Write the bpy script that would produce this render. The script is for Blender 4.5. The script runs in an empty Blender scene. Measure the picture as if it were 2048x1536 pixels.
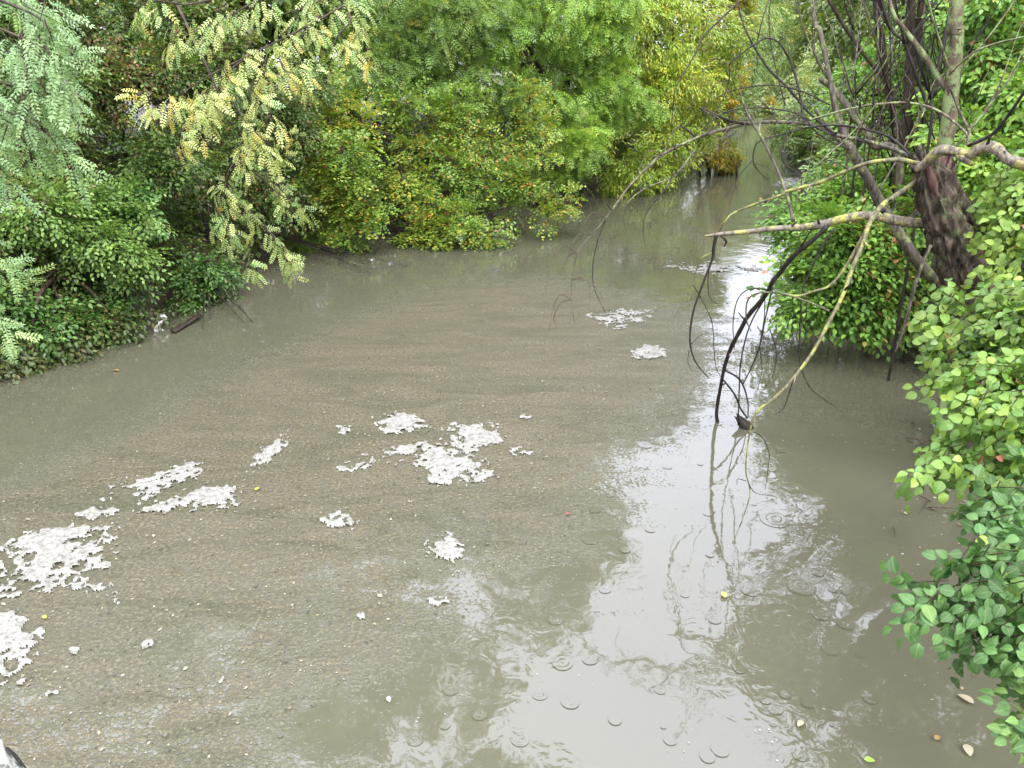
import bpy, math, random
import numpy as np
from mathutils import Vector, Matrix, Quaternion

S = bpy.context.scene
COL = S.collection
RAD = math.radians

# ------------------------------------------------------------------ camera
CAM_H, PITCH, F = 3.6, RAD(22.5), 1547.0        # metres above the water, downward tilt, focal length for a 2048 wide picture
cd = bpy.data.cameras.new("camera"); cam = bpy.data.objects.new("camera", cd); COL.objects.link(cam)
cam.location = (0, 0, CAM_H); cam.rotation_euler = (math.pi/2 - PITCH, 0, 0)
cd.sensor_width = 36; cd.lens = 36*F/2048; cd.clip_start = 0.05; cd.clip_end = 600
S.camera = cam

# ------------------------------------------------------------------ overcast sky, weak broad sun
SUN_EL, SUN_AZ = RAD(55), RAD(150)
w = bpy.data.worlds.new("World"); S.world = w; w.use_nodes = True
nt = w.node_tree; nt.nodes.clear()
sky = nt.nodes.new("ShaderNodeTexSky"); sky.sky_type = 'NISHITA'; sky.sun_disc = False
sky.sun_elevation = SUN_EL; sky.sun_rotation = SUN_AZ; sky.dust_density = 6; sky.air_density = 1; sky.ozone_density = 1
hs = nt.nodes.new("ShaderNodeHueSaturation"); hs.inputs["Saturation"].default_value = 0.25
mx = nt.nodes.new("ShaderNodeMix"); mx.data_type = 'RGBA'; mx.inputs["Factor"].default_value = 0.93
tcw = nt.nodes.new("ShaderNodeTexCoord"); sxyz = nt.nodes.new("ShaderNodeSeparateXYZ"); nt.links.new(tcw.outputs["Generated"], sxyz.inputs[0])
lum = nt.nodes.new("ShaderNodeMapRange"); nt.links.new(sxyz.outputs["Z"], lum.inputs[0]); lum.inputs[3].default_value = 1/3; lum.inputs[4].default_value = 1.0   # overcast: zenith three times the horizon
dk = nt.nodes.new("ShaderNodeVectorMath"); dk.operation = 'SCALE'; dk.inputs[0].default_value = (13.2, 13.7, 16.4); nt.links.new(lum.outputs[0], dk.inputs["Scale"])
nt.links.new(dk.outputs[0], mx.inputs["B"])
bg = nt.nodes.new("ShaderNodeBackground"); bg.inputs["Strength"].default_value = 0.1
wo = nt.nodes.new("ShaderNodeOutputWorld")
nt.links.new(sky.outputs[0], hs.inputs["Color"]); nt.links.new(hs.outputs[0], mx.inputs["A"])
nt.links.new(mx.outputs["Result"], bg.inputs["Color"]); nt.links.new(bg.outputs[0], wo.inputs["Surface"])
ld = bpy.data.lights.new("sun", 'SUN'); ld.energy = 0.9; ld.angle = RAD(50); ld.color = (1, 0.985, 0.95)
sun = bpy.data.objects.new("sun", ld); COL.objects.link(sun)
sdir = Vector((math.sin(SUN_AZ)*math.cos(SUN_EL), math.cos(SUN_AZ)*math.cos(SUN_EL), math.sin(SUN_EL)))
sun.rotation_euler = sdir.to_track_quat('Z', 'Y').to_euler()
vs = S.view_settings; vs.view_transform = 'Standard'; vs.look = 'None'; vs.exposure = 2.55; vs.gamma = 1; vs.use_curve_mapping = False
S.cycles.max_bounces = 6; S.cycles.diffuse_bounces = 2; S.cycles.glossy_bounces = 3; S.cycles.transmission_bounces = 3
S.cycles.caustics_reflective = False; S.cycles.caustics_refractive = False

# ------------------------------------------------------------------ helpers
cp, sp_ = math.cos(PITCH), math.sin(PITCH)
def ray(px, py):
    dx, dy = (px-1024)/F, (py-768)/F
    return np.array([dx, cp - dy*sp_, -sp_ - dy*cp])
def P(px, py, Y):                                  # point seen at a pixel, at distance Y along the ground axis
    d = ray(px, py); t = Y/d[1]; return np.array([0, 0, CAM_H]) + d*t
def Wp(px, py, z=0.0):                             # point of the water seen at a pixel
    d = ray(px, py); t = (z-CAM_H)/d[2]; return np.array([0, 0, CAM_H]) + d*t
def project(p):
    q = np.asarray(p, float) - np.array([0, 0, CAM_H])
    dep = q[..., 1]*cp - q[..., 2]*sp_
    up = q[..., 1]*sp_ + q[..., 2]*cp
    dd = np.where(dep > 0.05, dep, 0.05)
    return 1024 + F*q[..., 0]/dd, 768 - F*up/dd, dep

def _h(ix, iy, iz):
    n = (ix*374761393 + iy*668265263 + iz*2147483647 + 974711) & 0x7fffffff
    n = ((n ^ (n >> 13))*1274126177) & 0x7fffffff
    n = n ^ (n >> 16)
    return (n & 0xffff)/65535.0
def noise3(p):
    p = np.asarray(p, float); i = np.floor(p).astype(np.int64); f = p - i; f = f*f*(3-2*f)
    r = 0
    for a in (0, 1):
        for b in (0, 1):
            for c in (0, 1):
                wgt = (f[..., 0] if a else 1-f[..., 0])*(f[..., 1] if b else 1-f[..., 1])*(f[..., 2] if c else 1-f[..., 2])
                r = r + wgt*_h(i[..., 0]+a, i[..., 1]+b, i[..., 2]+c)
    return r
def fbm(p, o=4):
    p = np.asarray(p, float); r = 0; a = .5
    for k in range(o):
        r = r + a*noise3(p + 17.3*k); p = p*2.03; a *= .5
    return r/(1-.5**o)

def mesh_np(name, verts, polys, tint=None, smooth=False):
    """polys: (n,k) array or a list of such arrays"""
    if not isinstance(polys, list): polys = [polys]
    polys = [q for q in polys if len(q)]
    me = bpy.data.meshes.new(name)
    nv = len(verts); me.vertices.add(nv); me.vertices.foreach_set("co", np.ascontiguousarray(verts, np.float32).ravel())
    loops = np.concatenate([q.ravel() for q in polys]).astype(np.int32)
    sizes = np.concatenate([np.full(len(q), q.shape[1]) for q in polys])
    starts = np.concatenate([[0], np.cumsum(sizes)[:-1]]).astype(np.int32)
    me.loops.add(len(loops)); me.loops.foreach_set("vertex_index", loops)
    me.polygons.add(len(sizes)); me.polygons.foreach_set("loop_start", starts)
    if smooth: me.polygons.foreach_set("use_smooth", np.ones(len(sizes), bool))
    if tint is not None:
        at = me.attributes.new("tint", 'FLOAT_COLOR', 'POINT')
        c = np.ones((nv, 4), np.float32); c[:, :3] = tint; at.data.foreach_set("color", c.ravel())
    me.update(calc_edges=True)
    return me
def link(name, me, mat=None, parent=None, loc=None):
    o = bpy.data.objects.new(name, me); COL.objects.link(o)
    if mat and me is not None and not me.materials: me.materials.append(mat)
    if parent is not None: o.parent = parent
    if loc is not None: o.location = loc
    return o
def tag(o, label=None, cat=None, group=None, kind=None):
    if label: o["label"] = label
    if cat: o["category"] = cat
    if group: o["group"] = group
    if kind: o["kind"] = kind
    return o
def thing(name, label, cat, loc, group=None):
    return tag(link(name, None, loc=tuple(loc)), label, cat, group)

def crom(pts, n):
    pts = np.asarray(pts, float); m = len(pts)
    if m == 2:
        return pts[0] + (pts[1]-pts[0])*np.linspace(0, 1, n)[:, None]
    e = np.vstack([2*pts[0]-pts[1], pts, 2*pts[-1]-pts[-2]])
    t = np.linspace(0, m-1-1e-6, n); i = t.astype(int); u = (t-i)[:, None]
    a, b, c, d = e[i], e[i+1], e[i+2], e[i+3]
    return .5*(2*b + (c-a)*u + (2*a-5*b+4*c-d)*u*u + (3*b-a-3*c+d)*u**3)
def tube_arrays(path, rad, sides=8, per=4, rough=.08, seed=0, ridge=0., cap=True, ragged=0.):
    path = np.asarray(path, float); rad = np.asarray(rad, float)
    n = max(2, (len(path)-1)*per+1)
    c = crom(np.hstack([path, rad[:, None]]), n); r = np.maximum(c[:, 3], .0004); c = c[:, :3]
    t = np.gradient(c, axis=0); t /= np.linalg.norm(t, axis=1)[:, None] + 1e-9
    ref = np.array([0, 0, 1.]) if abs(t[0][2]) < .9 else np.array([1., 0, 0])
    u = np.cross(t[0], ref); u /= np.linalg.norm(u); us = []
    for k in range(n):
        u = u - t[k]*np.dot(u, t[k]); u /= np.linalg.norm(u)+1e-9; us.append(u)
    us = np.array(us); vs_ = np.cross(t, us)
    a = np.linspace(0, 2*math.pi, sides, endpoint=False)
    ring = us[:, None, :]*np.cos(a)[None, :, None] + vs_[:, None, :]*np.sin(a)[None, :, None]
    cum = np.concatenate([[0], np.cumsum(np.linalg.norm(np.diff(c, axis=0), axis=1))])
    arg = np.stack([np.broadcast_to(np.cos(a)*2.2, (n, sides)), np.broadcast_to(np.sin(a)*2.2, (n, sides)), np.broadcast_to((cum/(rad.max()*4+1e-6))[:, None], (n, sides))], -1)
    rr = r[:, None]*(1 + rough*4*(fbm(arg + seed*7.7, 3)-.5))
    if ridge:
        k = 6.5
        wob = fbm(np.stack([np.broadcast_to(np.cos(a)*3, (n, sides)), np.broadcast_to(np.sin(a)*3, (n, sides)), np.broadcast_to((cum*4)[:, None], (n, sides))], -1)+seed, 3)
        arg2 = np.stack([np.cos(a)[None]*k+wob*2, np.sin(a)[None]*k+wob*2, np.broadcast_to((cum*5.5)[:, None], (n, sides))], -1)
        rr = rr + ridge*(np.abs(noise3(arg2+seed)-.5)*2-.35)
    v = c[:, None, :] + ring*rr[..., None]
    if ragged:
        v[-1] += t[-1]*(ragged*(noise3(np.stack([np.cos(a)*3, np.sin(a)*3, a*0+seed], -1))*2-.6))[:, None]
        v[-2] += t[-1]*(ragged*.4*(noise3(np.stack([np.cos(a)*3, np.sin(a)*3, a*0+seed], -1))*2-.6))[:, None]
    v = v.reshape(-1, 3)
    k = np.arange(n-1)[:, None]*sides; j = np.arange(sides)[None]; j2 = (j+1) % sides
    q = np.stack([k+j, k+j2, k+sides+j2, k+sides+j], -1).reshape(-1, 4)
    polys = [q]
    if cap:
        base = len(v); v = np.vstack([v, c[0], c[-1] - t[-1]*(ragged*.5)])
        tri = np.concatenate([np.stack([np.full(sides, base), (np.arange(sides)+1) % sides, np.arange(sides)], -1),
                              np.stack([np.full(sides, base+1), (n-1)*sides+np.arange(sides), (n-1)*sides+(np.arange(sides)+1) % sides], -1)])
        polys.append(tri)
    return v, polys
def tube(name, path, rad, mat, parent=None, **kw):
    v, q = tube_arrays(path, rad, **kw)
    off = np.array(parent.location) if parent is not None else 0
    if parent is not None and parent.parent is not None: off = off + np.array(parent.parent.location)
    return link(name, mesh_np(name, v-off, q, smooth=True), mat, parent)
def pxtube(name, pts, mat, parent, **kw):          # (px, py, Y, width in px) along a branch
    path = [P(a, b, Y) for a, b, Y, _ in pts]
    rad = [wd*.5*project(p)[2]/F for p, (_, _, _, wd) in zip(path, pts)]
    return tube(name, path, rad, mat, parent, **kw)

# ------------------------------------------------------------------ materials
def nodes(name):
    m = bpy.data.materials.new(name); m.use_nodes = True
    return m, m.node_tree, m.node_tree.nodes["Principled BSDF"]
def nnode(t, kind, **kw):
    n = t.nodes.new(kind)
    for k, v in kw.items():
        if k in n.inputs: n.inputs[k].default_value = v
        else: setattr(n, k, v)
    return n
def ramp(t, fac, stops, interp='LINEAR'):
    r = t.nodes.new("ShaderNodeValToRGB"); r.color_ramp.interpolation = interp
    el = r.color_ramp.elements
    while len(el) < len(stops): el.new(.5)
    for e, (p, c) in zip(el, stops):
        e.position = p; e.color = (*c, 1) if len(c) == 3 else c
    t.links.new(fac, r.inputs[0]); return r
def mixc(t, fac, a, b, mode='MIX'):
    m = t.nodes.new("ShaderNodeMix"); m.data_type = 'RGBA'; m.blend_type = mode
    for s, v in (("Factor", fac), ("A", a), ("B", b)):
        if isinstance(v, bpy.types.NodeSocket): t.links.new(v, m.inputs[s])
        else: m.inputs[s].default_value = v if s == "Factor" else (*v, 1)
    return m.outputs["Result"]
def math_(t, op, a, b=0., c=None, clamp=False):
    m = t.nodes.new("ShaderNodeMath"); m.operation = op; m.use_clamp = clamp
    for i, v in enumerate((a, b) if c is None else (a, b, c)):
        if isinstance(v, bpy.types.NodeSocket): t.links.new(v, m.inputs[i])
        else: m.inputs[i].default_value = v
    return m.outputs[0]

def leaf_material(name, rough, trans):
    m, t, b = nodes(name)
    a = nnode(t, "ShaderNodeAttribute", attribute_name="tint")
    geo = nnode(t, "ShaderNodeNewGeometry")
    back = mixc(t, geo.outputs["Backfacing"], (1, 1, 1), (.95, 1.0, 1.15))
    col = mixc(t, 1.0, a.outputs["Color"], back, 'MULTIPLY')
    t.links.new(col, b.inputs["Base Color"]); b.inputs["Roughness"].default_value = rough
    b.inputs["Specular IOR Level"].default_value = .3
    tr = nnode(t, "ShaderNodeBsdfTranslucent")
    tc = mixc(t, 1.0, a.outputs["Color"], (1.12, 1.15, .5), 'MULTIPLY')
    t.links.new(tc, tr.inputs["Color"])
    ms = nnode(t, "ShaderNodeMixShader"); ms.inputs[0].default_value = trans
    t.links.new(b.outputs[0], ms.inputs[1]); t.links.new(tr.outputs[0], ms.inputs[2])
    t.links.new(ms.outputs[0], t.nodes["Material Output"].inputs["Surface"])
    return m
M_LEAF = leaf_material("leaf", .36, .32)
M_WET = leaf_material("wet_leaf", .25, .3)

def veined(name, base_mat):
    m = base_mat.copy(); m.name = name; t = m.node_tree; b = next(n for n in t.nodes if n.type == 'BSDF_PRINCIPLED')
    tc = nnode(t, "ShaderNodeTexCoord"); sx = nnode(t, "ShaderNodeSeparateXYZ"); t.links.new(tc.outputs["Object"], sx.inputs[0])
    ax = math_(t, 'ABSOLUTE', sx.outputs["X"]); mid = math_(t, 'LESS_THAN', ax, .022)
    ph = math_(t, 'SINE', math_(t, 'MULTIPLY', math_(t, 'SUBTRACT', sx.outputs["Y"], math_(t, 'MULTIPLY', ax, 1.1)), 48.0))
    ve = math_(t, 'MAXIMUM', mid, math_(t, 'MULTIPLY', math_(t, 'GREATER_THAN', ph, .86), .6))
    oi = nnode(t, "ShaderNodeObjectInfo"); n = nnode(t, "ShaderNodeTexNoise", Scale=3.2, Detail=4.0); n.noise_dimensions = '4D'
    t.links.new(tc.outputs["Object"], n.inputs[0]); t.links.new(math_(t, 'MULTIPLY', oi.outputs["Random"], 50.0), n.inputs["W"])
    old = b.inputs["Base Color"].links[0].from_socket
    c = mixc(t, math_(t, 'MULTIPLY', ve, .35), old, (.3, .36, .14))
    blot = ramp(t, n.outputs["Fac"], [(.64, (0, 0, 0)), (.72, (1, 1, 1))]).outputs[0]
    c = mixc(t, math_(t, 'MULTIPLY', blot, .55), c, (.12, .085, .03))
    shade = mixc(t, n.outputs["Fac"], (.78, .82, .8), (1.2, 1.16, 1.1)); c = mixc(t, 1.0, c, shade, 'MULTIPLY')
    t.links.new(c, b.inputs["Base Color"])
    bp = nnode(t, "ShaderNodeBump", Strength=.35, Distance=.02); t.links.new(math_(t, 'SUBTRACT', math_(t, 'MULTIPLY', ph, .5), ve), bp.inputs["Height"]); t.links.new(bp.outputs[0], b.inputs["Normal"])
    return m
def bark_material(name, c1, c2, scale=18, lichen=None, amount=.5, bump=.6):
    m, t, b = nodes(name)
    tc = nnode(t, "ShaderNodeTexCoord")
    mp = nnode(t, "ShaderNodeMapping"); mp.inputs["Scale"].default_value = (1, 1, .22)
    t.links.new(tc.outputs["Object"], mp.inputs[0])
    n = nnode(t, "ShaderNodeTexNoise", Scale=scale, Detail=6.0, Roughness=.65, Distortion=.5); t.links.new(mp.outputs[0], n.inputs[0])
    col = ramp(t, n.outputs["Fac"], [(.36, c1), (.7, c2)]).outputs[0]
    if lichen:
        n2 = nnode(t, "ShaderNodeTexNoise", Scale=9.0, Detail=5.0, Roughness=.6); t.links.new(tc.outputs["Object"], n2.inputs[0])
        n3 = nnode(t, "ShaderNodeTexNoise", Scale=70.0, Detail=2.0); t.links.new(tc.outputs["Object"], n3.inputs[0])
        s = math_(t, 'ADD', n2.outputs["Fac"], math_(t, 'MULTIPLY', math_(t, 'SUBTRACT', n3.outputs["Fac"], .5), .35))
        fac = ramp(t, s, [(1-amount-.05, (0, 0, 0)), (1-amount+.05, (1, 1, 1))]).outputs[0]
        lc = mixc(t, n3.outputs["Fac"], lichen, tuple(min(1, x*1.5) for x in lichen))
        col = mixc(t, fac, col, lc)
    t.links.new(col, b.inputs["Base Color"]); b.inputs["Roughness"].default_value = .6; b.inputs["Specular IOR Level"].default_value = .18
    bp = nnode(t, "ShaderNodeBump", Strength=bump, Distance=.03 if bump > .9 else .014); t.links.new(n.outputs["Fac"], bp.inputs["Height"])
    t.links.new(bp.outputs[0], b.inputs["Normal"])
    return m
M_VEINED = veined('veined_leaf', M_WET)
M_BARK = bark_material("brown_bark", (.012, .008, .005), (.07, .05, .032), 18)
M_GREYBARK = bark_material("grey_bark", (.02, .016, .011), (.115, .096, .07), 26, (.11, .125, .045), .42)
M_PALEBARK = bark_material("pale_bark", (.03, .022, .013), (.15, .118, .072), 18, (.11, .14, .055), .47)
M_DARK = bark_material("dark_wet_bark", (.008, .0065, .005), (.034, .027, .02), 30)
M_LICHEN = bark_material("lichen_bark", (.045, .035, .025), (.21, .178, .135), 34, (.2, .19, .045), .44)
M_YELLOW = bark_material("yellow_lichen_bark", (.04, .034, .017), (.16, .145, .08), 34, (.16, .165, .035), .44)
M_STUMP = bark_material("rough_willow_bark", (.005, .0036, .0024), (.12, .092, .06), 30, (.07, .08, .035), .38, 1.0)
M_TORN = bark_material("torn_red_wood", (.03, .014, .01), (.11, .06, .042), 40)
M_RUST = bark_material("rusty_board", (.012, .008, .005), (.04, .026, .017), 20)
M_TWIG = bark_material("twig_bark", (.03, .022, .014), (.09, .06, .04), 40)

# ------------------------------------------------------------------ river outline, banks, water
LEFT = np.array([(-9, -14), (-8, -4), (-7.3, 4), (-6.6, 9), (-5.7, 12.4), (-4.9, 15.6), (-2.3, 18.6), (1.0, 22.3), (4.2, 26), (8.2, 35), (12.8, 47.5), (16.6, 59), (21, 64.5), (32, 68), (60, 72)], float)
RIGHT = np.array([(3.4, -14), (3.2, -3), (3.35, 2), (3.7, 4.5), (4.6, 7), (5.6, 9.5), (6.4, 13), (7.6, 19), (9.7, 26.5), (11, 32), (14.2, 42), (17.6, 51), (21.5, 56), (30, 59), (60, 62)], float)
POLY = np.vstack([LEFT, RIGHT[::-1]])
def inside(poly, x, y):
    r = np.zeros(x.shape, bool); n = len(poly)
    for i in range(n):
        x1, y1 = poly[i]; x2, y2 = poly[(i+1) % n]
        if y1 == y2: continue
        c = ((y1 > y) != (y2 > y)) & (x < (x2-x1)*(y-y1)/(y2-y1)+x1)
        r ^= c
    return r
def edge_dist(poly, x, y):
    d = np.full(x.shape, 1e9); n = len(poly)
    for i in range(n):
        a = poly[i]; b = poly[(i+1) % n]; ab = b-a
        t = np.clip(((x-a[0])*ab[0]+(y-a[1])*ab[1])/(ab@ab), 0, 1)
        d = np.minimum(d, np.hypot(x-a[0]-t*ab[0], y-a[1]-t*ab[1]))
    return d
def ground_z(x, y):
    x = np.asarray(x, float); y = np.asarray(y, float)
    d = edge_dist(POLY, x, y)*np.where(inside(POLY, x, y), -1, 1)
    d = d + .5*(noise3(np.stack([x*.9, y*.9, x*0], -1))-.5)
    z = np.where(d < 0, np.maximum(-.9, d*.8), .55*(1-np.exp(-np.maximum(d, 0)/.35)) + 1.3*(1-np.exp(-np.maximum(d, 0)/5)))
    return z + np.where(d > .1, .25*(fbm(np.stack([x*.6, y*.6, x*0+3], -1), 3)-.5), 0)
def grid_mesh(name, xs, ys, zf):
    X, Y = np.meshgrid(xs, ys); v = np.stack([X, Y, zf(X, Y)], -1).reshape(-1, 3); nx = len(xs)
    i = (np.arange(len(ys)-1)[:, None]*nx + np.arange(nx-1)[None]).reshape(-1)
    return mesh_np(name, v, np.stack([i, i+1, i+nx+1, i+nx], -1), smooth=True), X, Y

m, t, b = nodes("wet_soil")
n = nnode(t, "ShaderNodeTexNoise", Scale=5.0, Detail=8.0, Roughness=.7)
t.links.new(nnode(t, "ShaderNodeNewGeometry").outputs["Position"], n.inputs[0])
t.links.new(ramp(t, n.outputs["Fac"], [(.3, (.016, .012, .008)), (.55, (.045, .034, .02)), (.75, (.04, .05, .018))]).outputs[0], b.inputs["Base Color"])
b.inputs["Roughness"].default_value = .8
bp = nnode(t, "ShaderNodeBump", Strength=.8, Distance=.05); t.links.new(n.outputs["Fac"], bp.inputs["Height"]); t.links.new(bp.outputs[0], b.inputs["Normal"])
M_SOIL = m
xs = np.concatenate([np.linspace(-260, -22, 18), np.arange(-21, 26, .5), np.linspace(27, 280, 40)])
ys = np.concatenate([np.linspace(-60, -13, 8), np.arange(-12, 34, .5), np.arange(35, 110, 1.5), np.linspace(115, 400, 14)])
me, _, _ = grid_mesh("ground", xs, ys, ground_z)
tag(link("ground", me, M_SOIL), "dark muddy river banks under the trees", kind="structure")

# water: muddy, with a raft of brown scum whose cover is stored per vertex
m, t, b = nodes("muddy_water")
geo = nnode(t, "ShaderNodeNewGeometry"); pos = geo.outputs["Position"]
sc = nnode(t, "ShaderNodeAttribute", attribute_name="scum").outputs["Fac"]
def tn(scale, detail=3., rough=.55, dist=0., vec=pos):
    n = nnode(t, "ShaderNodeTexNoise", Scale=scale, Detail=detail, Roughness=rough, Distortion=dist); t.links.new(vec, n.inputs[0]); return n.outputs["Fac"]
mp = nnode(t, "ShaderNodeMapping"); mp.inputs["Rotation"].default_value = (0, 0, RAD(-28)); mp.inputs["Scale"].default_value = (.45, 1.6, 1); t.links.new(pos, mp.inputs[0])
stre = tn(1.6, 5., .6, 1.2, mp.outputs[0])
med = tn(5., 4., .65, .6); fine = tn(34., 3., .7); big = tn(.5, 3.); grain = tn(75., 2., .6)
cov = math_(t, 'ADD', sc, math_(t, 'MULTIPLY', math_(t, 'SUBTRACT', stre, .5), .9))
cov = math_(t, 'ADD', cov, math_(t, 'MULTIPLY', math_(t, 'SUBTRACT', med, .5), .8))
cov = math_(t, 'ADD', cov, math_(t, 'MULTIPLY', math_(t, 'SUBTRACT', fine, .5), 1.5))
covr = ramp(t, cov, [(.40, (0, 0, 0)), (.62, (1, 1, 1))]).outputs[0]
clear = mixc(t, big, (.0555, .0535, .0335), (.0695, .0665, .0425))
sc1 = ramp(t, fine, [(.3, (.019, .0165, .0092)), (.5, (.07, .0605, .0355)), (.72, (.16, .137, .082))]).outputs[0]
sc2 = mixc(t, math_(t, 'MULTIPLY', grain, .5), sc1, (.085, .069, .044))
scol = mixc(t, ramp(t, stre, [(.35, (0, 0, 0)), (.65, (1, 1, 1))]).outputs[0], sc2, mixc(t, 1.0, sc2, (.68, .76, .74), 'MULTIPLY'))
t.links.new(mixc(t, covr, clear, scol), b.inputs["Base Color"])
rr = nnode(t, "ShaderNodeMapRange"); t.links.new(covr, rr.inputs[0]); rr.inputs[3].default_value = .03; rr.inputs[4].default_value = .5
t.links.new(rr.outputs[0], b.inputs["Roughness"])
rs = nnode(t, "ShaderNodeMapRange"); t.links.new(covr, rs.inputs[0]); rs.inputs[3].default_value = .5; rs.inputs[4].default_value = .12
t.links.new(rs.outputs[0], b.inputs["Specular IOR Level"])
b.inputs["IOR"].default_value = 1.52
patch = ramp(t, tn(.9, 2.), [(.45, (.12, .12, .12)), (.7, (1, 1, 1))]).outputs[0]
wv = math_(t, 'MULTIPLY', tn(7., 2., .5, .8), patch)
wv = math_(t, 'ADD', math_(t, 'MULTIPLY', wv, .009), math_(t, 'MULTIPLY', tn(1.7, 2.), .009))
hh = math_(t, 'ADD', wv, math_(t, 'MULTIPLY', math_(t, 'MULTIPLY', fine, covr), .012))
bp = nnode(t, "ShaderNodeBump", Strength=.55, Distance=1.0); t.links.new(hh, bp.inputs["Height"]); t.links.new(bp.outputs[0], b.inputs["Normal"])
M_WATER = m
xs = np.concatenate([np.linspace(-40, -10, 10), np.arange(-9.5, 8, .15), np.linspace(8.5, 90, 60)])
ys = np.concatenate([np.linspace(-40, 1, 12), np.arange(1.5, 26, .16), np.linspace(26.5, 150, 60)])
me, X, Y = grid_mesh("water", xs, ys, lambda x, y: x*0)
SC = np.array([Wp(*q)[:2] for q in [(-150, 1010), (0, 965), (120, 905), (250, 850), (330, 800), (450, 735), (560, 690), (740, 610), (900, 560), (1100, 548), (1300, 590), (1420, 640), (1450, 700), (1400, 800), (1300, 860), (1250, 960), (1180, 1060), (1100, 1170), (1000, 1270), (900, 1340), (780, 1430), (640, 1530), (500, 1640), (-400, 1900), (-400, 1300)]])
d = edge_dist(SC, X, Y)*np.where(inside(SC, X, Y), 1, -1)
scale = .25 + .05*np.maximum(Y, 0)
sv = np.clip(.5 + .5*d/scale, 0, 1)*.62 + .08
hole = np.zeros_like(sv)
for (a, c, ra, rb) in ((900, 1130, 70, 110), (620, 1230, 35, 60), (1000, 1180, 60, 60), (900, 1320, 120, 60), (620, 1440, 100, 70), (400, 1300, 60, 40)):
    q = Wp(a, c); e = Wp(a+ra, c); g = Wp(a, c-rb)
    hole = np.maximum(hole, np.exp(-(((X-q[0])/(e[0]-q[0]))**2 + ((Y-q[1])/(g[1]-q[1]))**2)))
sv = np.clip(sv - hole*.32, 0, 1); sv = sv*(1-.2*np.clip((7.2-Y)/3, 0, 1))
at = me.attributes.new("scum", 'FLOAT', 'POINT'); at.data.foreach_set("value", sv.astype(np.float32).ravel())
water = tag(link("water", me, M_WATER), "muddy olive brown river with a raft of scum", kind="structure")

# rain rings: real concentric waves set into the surface
rng = np.random.default_rng(5)
def ring_mesh(k, nr=15, na=30):
    rr = np.linspace(0, 1, nr+1)[1:]; a = np.linspace(0, 2*math.pi, na, endpoint=False)
    wave = np.sin(rr*2*math.pi*(1.5+.35*k)+k)*np.clip((.86-rr)*5, 0, 1)*(.35+.65*rr)
    v = [(0, 0, .0)]
    for r, z in zip(rr, wave):
        ec = 1+.04*np.sin(a*2+k)
        v += list(np.stack([np.cos(a)*r*ec, np.sin(a)*r*ec, np.full(na, z)], -1))
    v = np.array([np.array(q, float) for q in v])
    f4 = [[1+i*na+j, 1+(i+1)*na+j, 1+(i+1)*na+(j+1) % na, 1+i*na+(j+1) % na] for i in range(nr-1) for j in range(na)]
    f3 = [[0, 1+j, 1+(j+1) % na] for j in range(na)]
    return mesh_np("ripple", v, [np.array(f4), np.array(f3)], smooth=True)
RM = [ring_mesh(k) for k in range(4)]
for q in RM:
    q.materials.append(M_WATER); qa = q.attributes.new("scum", 'FLOAT', 'POINT'); qa.data.foreach_set("value", np.full(len(q.vertices), .08, np.float32))
rings = [(1550, 1038, 31), (1602, 1172, 30), (1570, 1390, 12), (1640, 1230, 17), (1690, 1250, 15), (1660, 1300, 17), (1550, 1420, 14), (1290, 890, 14), (1125, 1325, 22), (1140, 1405, 18), (900, 1380, 16), (1040, 1480, 18), (1110, 1240, 16), (1180, 1080, 16), (1250, 1100, 12), (1190, 1020, 13), (1600, 1510, 16), (1530, 1400, 12), (1440, 1500, 18), (1230, 1440, 14), (1320, 1380, 12), (960, 1430, 16), (1500, 1180, 20), (1430, 1240, 13), (1180, 1320, 15), (1080, 1390, 15), (1340, 1480, 14), (1665, 1180, 9), (1690, 1185, 8), (1480, 1340, 12), (830, 1480, 16), (890, 1450, 12), (1210, 1180, 12), (1300, 1060, 10), (1420, 1110, 9), (1370, 1190, 9), (1220, 990, 9), (1050, 1560, 18), (1740, 1400, 12)]
rings += [(rng.uniform(1180, 1720), rng.uniform(900, 1530), rng.uniform(5, 17)) for _ in range(12)]
for k, (a, c, r) in enumerate(rings):
    p = Wp(a, c); R = r*project(p)[2]/F
    o = link("ripple", RM[k % 4] if k > 1 else RM[3], parent=water, loc=(p[0], p[1], .0045 + .0004*(k % 5)))
    o.rotation_euler = (0, 0, rng.random()*6.28); o.scale = (R, R, .0036 if k < 2 else R*.0065*rng.uniform(.4, 1.2))

# ------------------------------------------------------------------ foliage system
def norm(a): return a/(np.linalg.norm(a, axis=-1, keepdims=True)+1e-9)
def frames(d, n):                                   # columns x, y(dir), z(normal)
    y = norm(d); z = norm(n - y*np.sum(n*y, -1, keepdims=True)); x = np.cross(y, z)
    return np.stack([x, y, z], -1)

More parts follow.
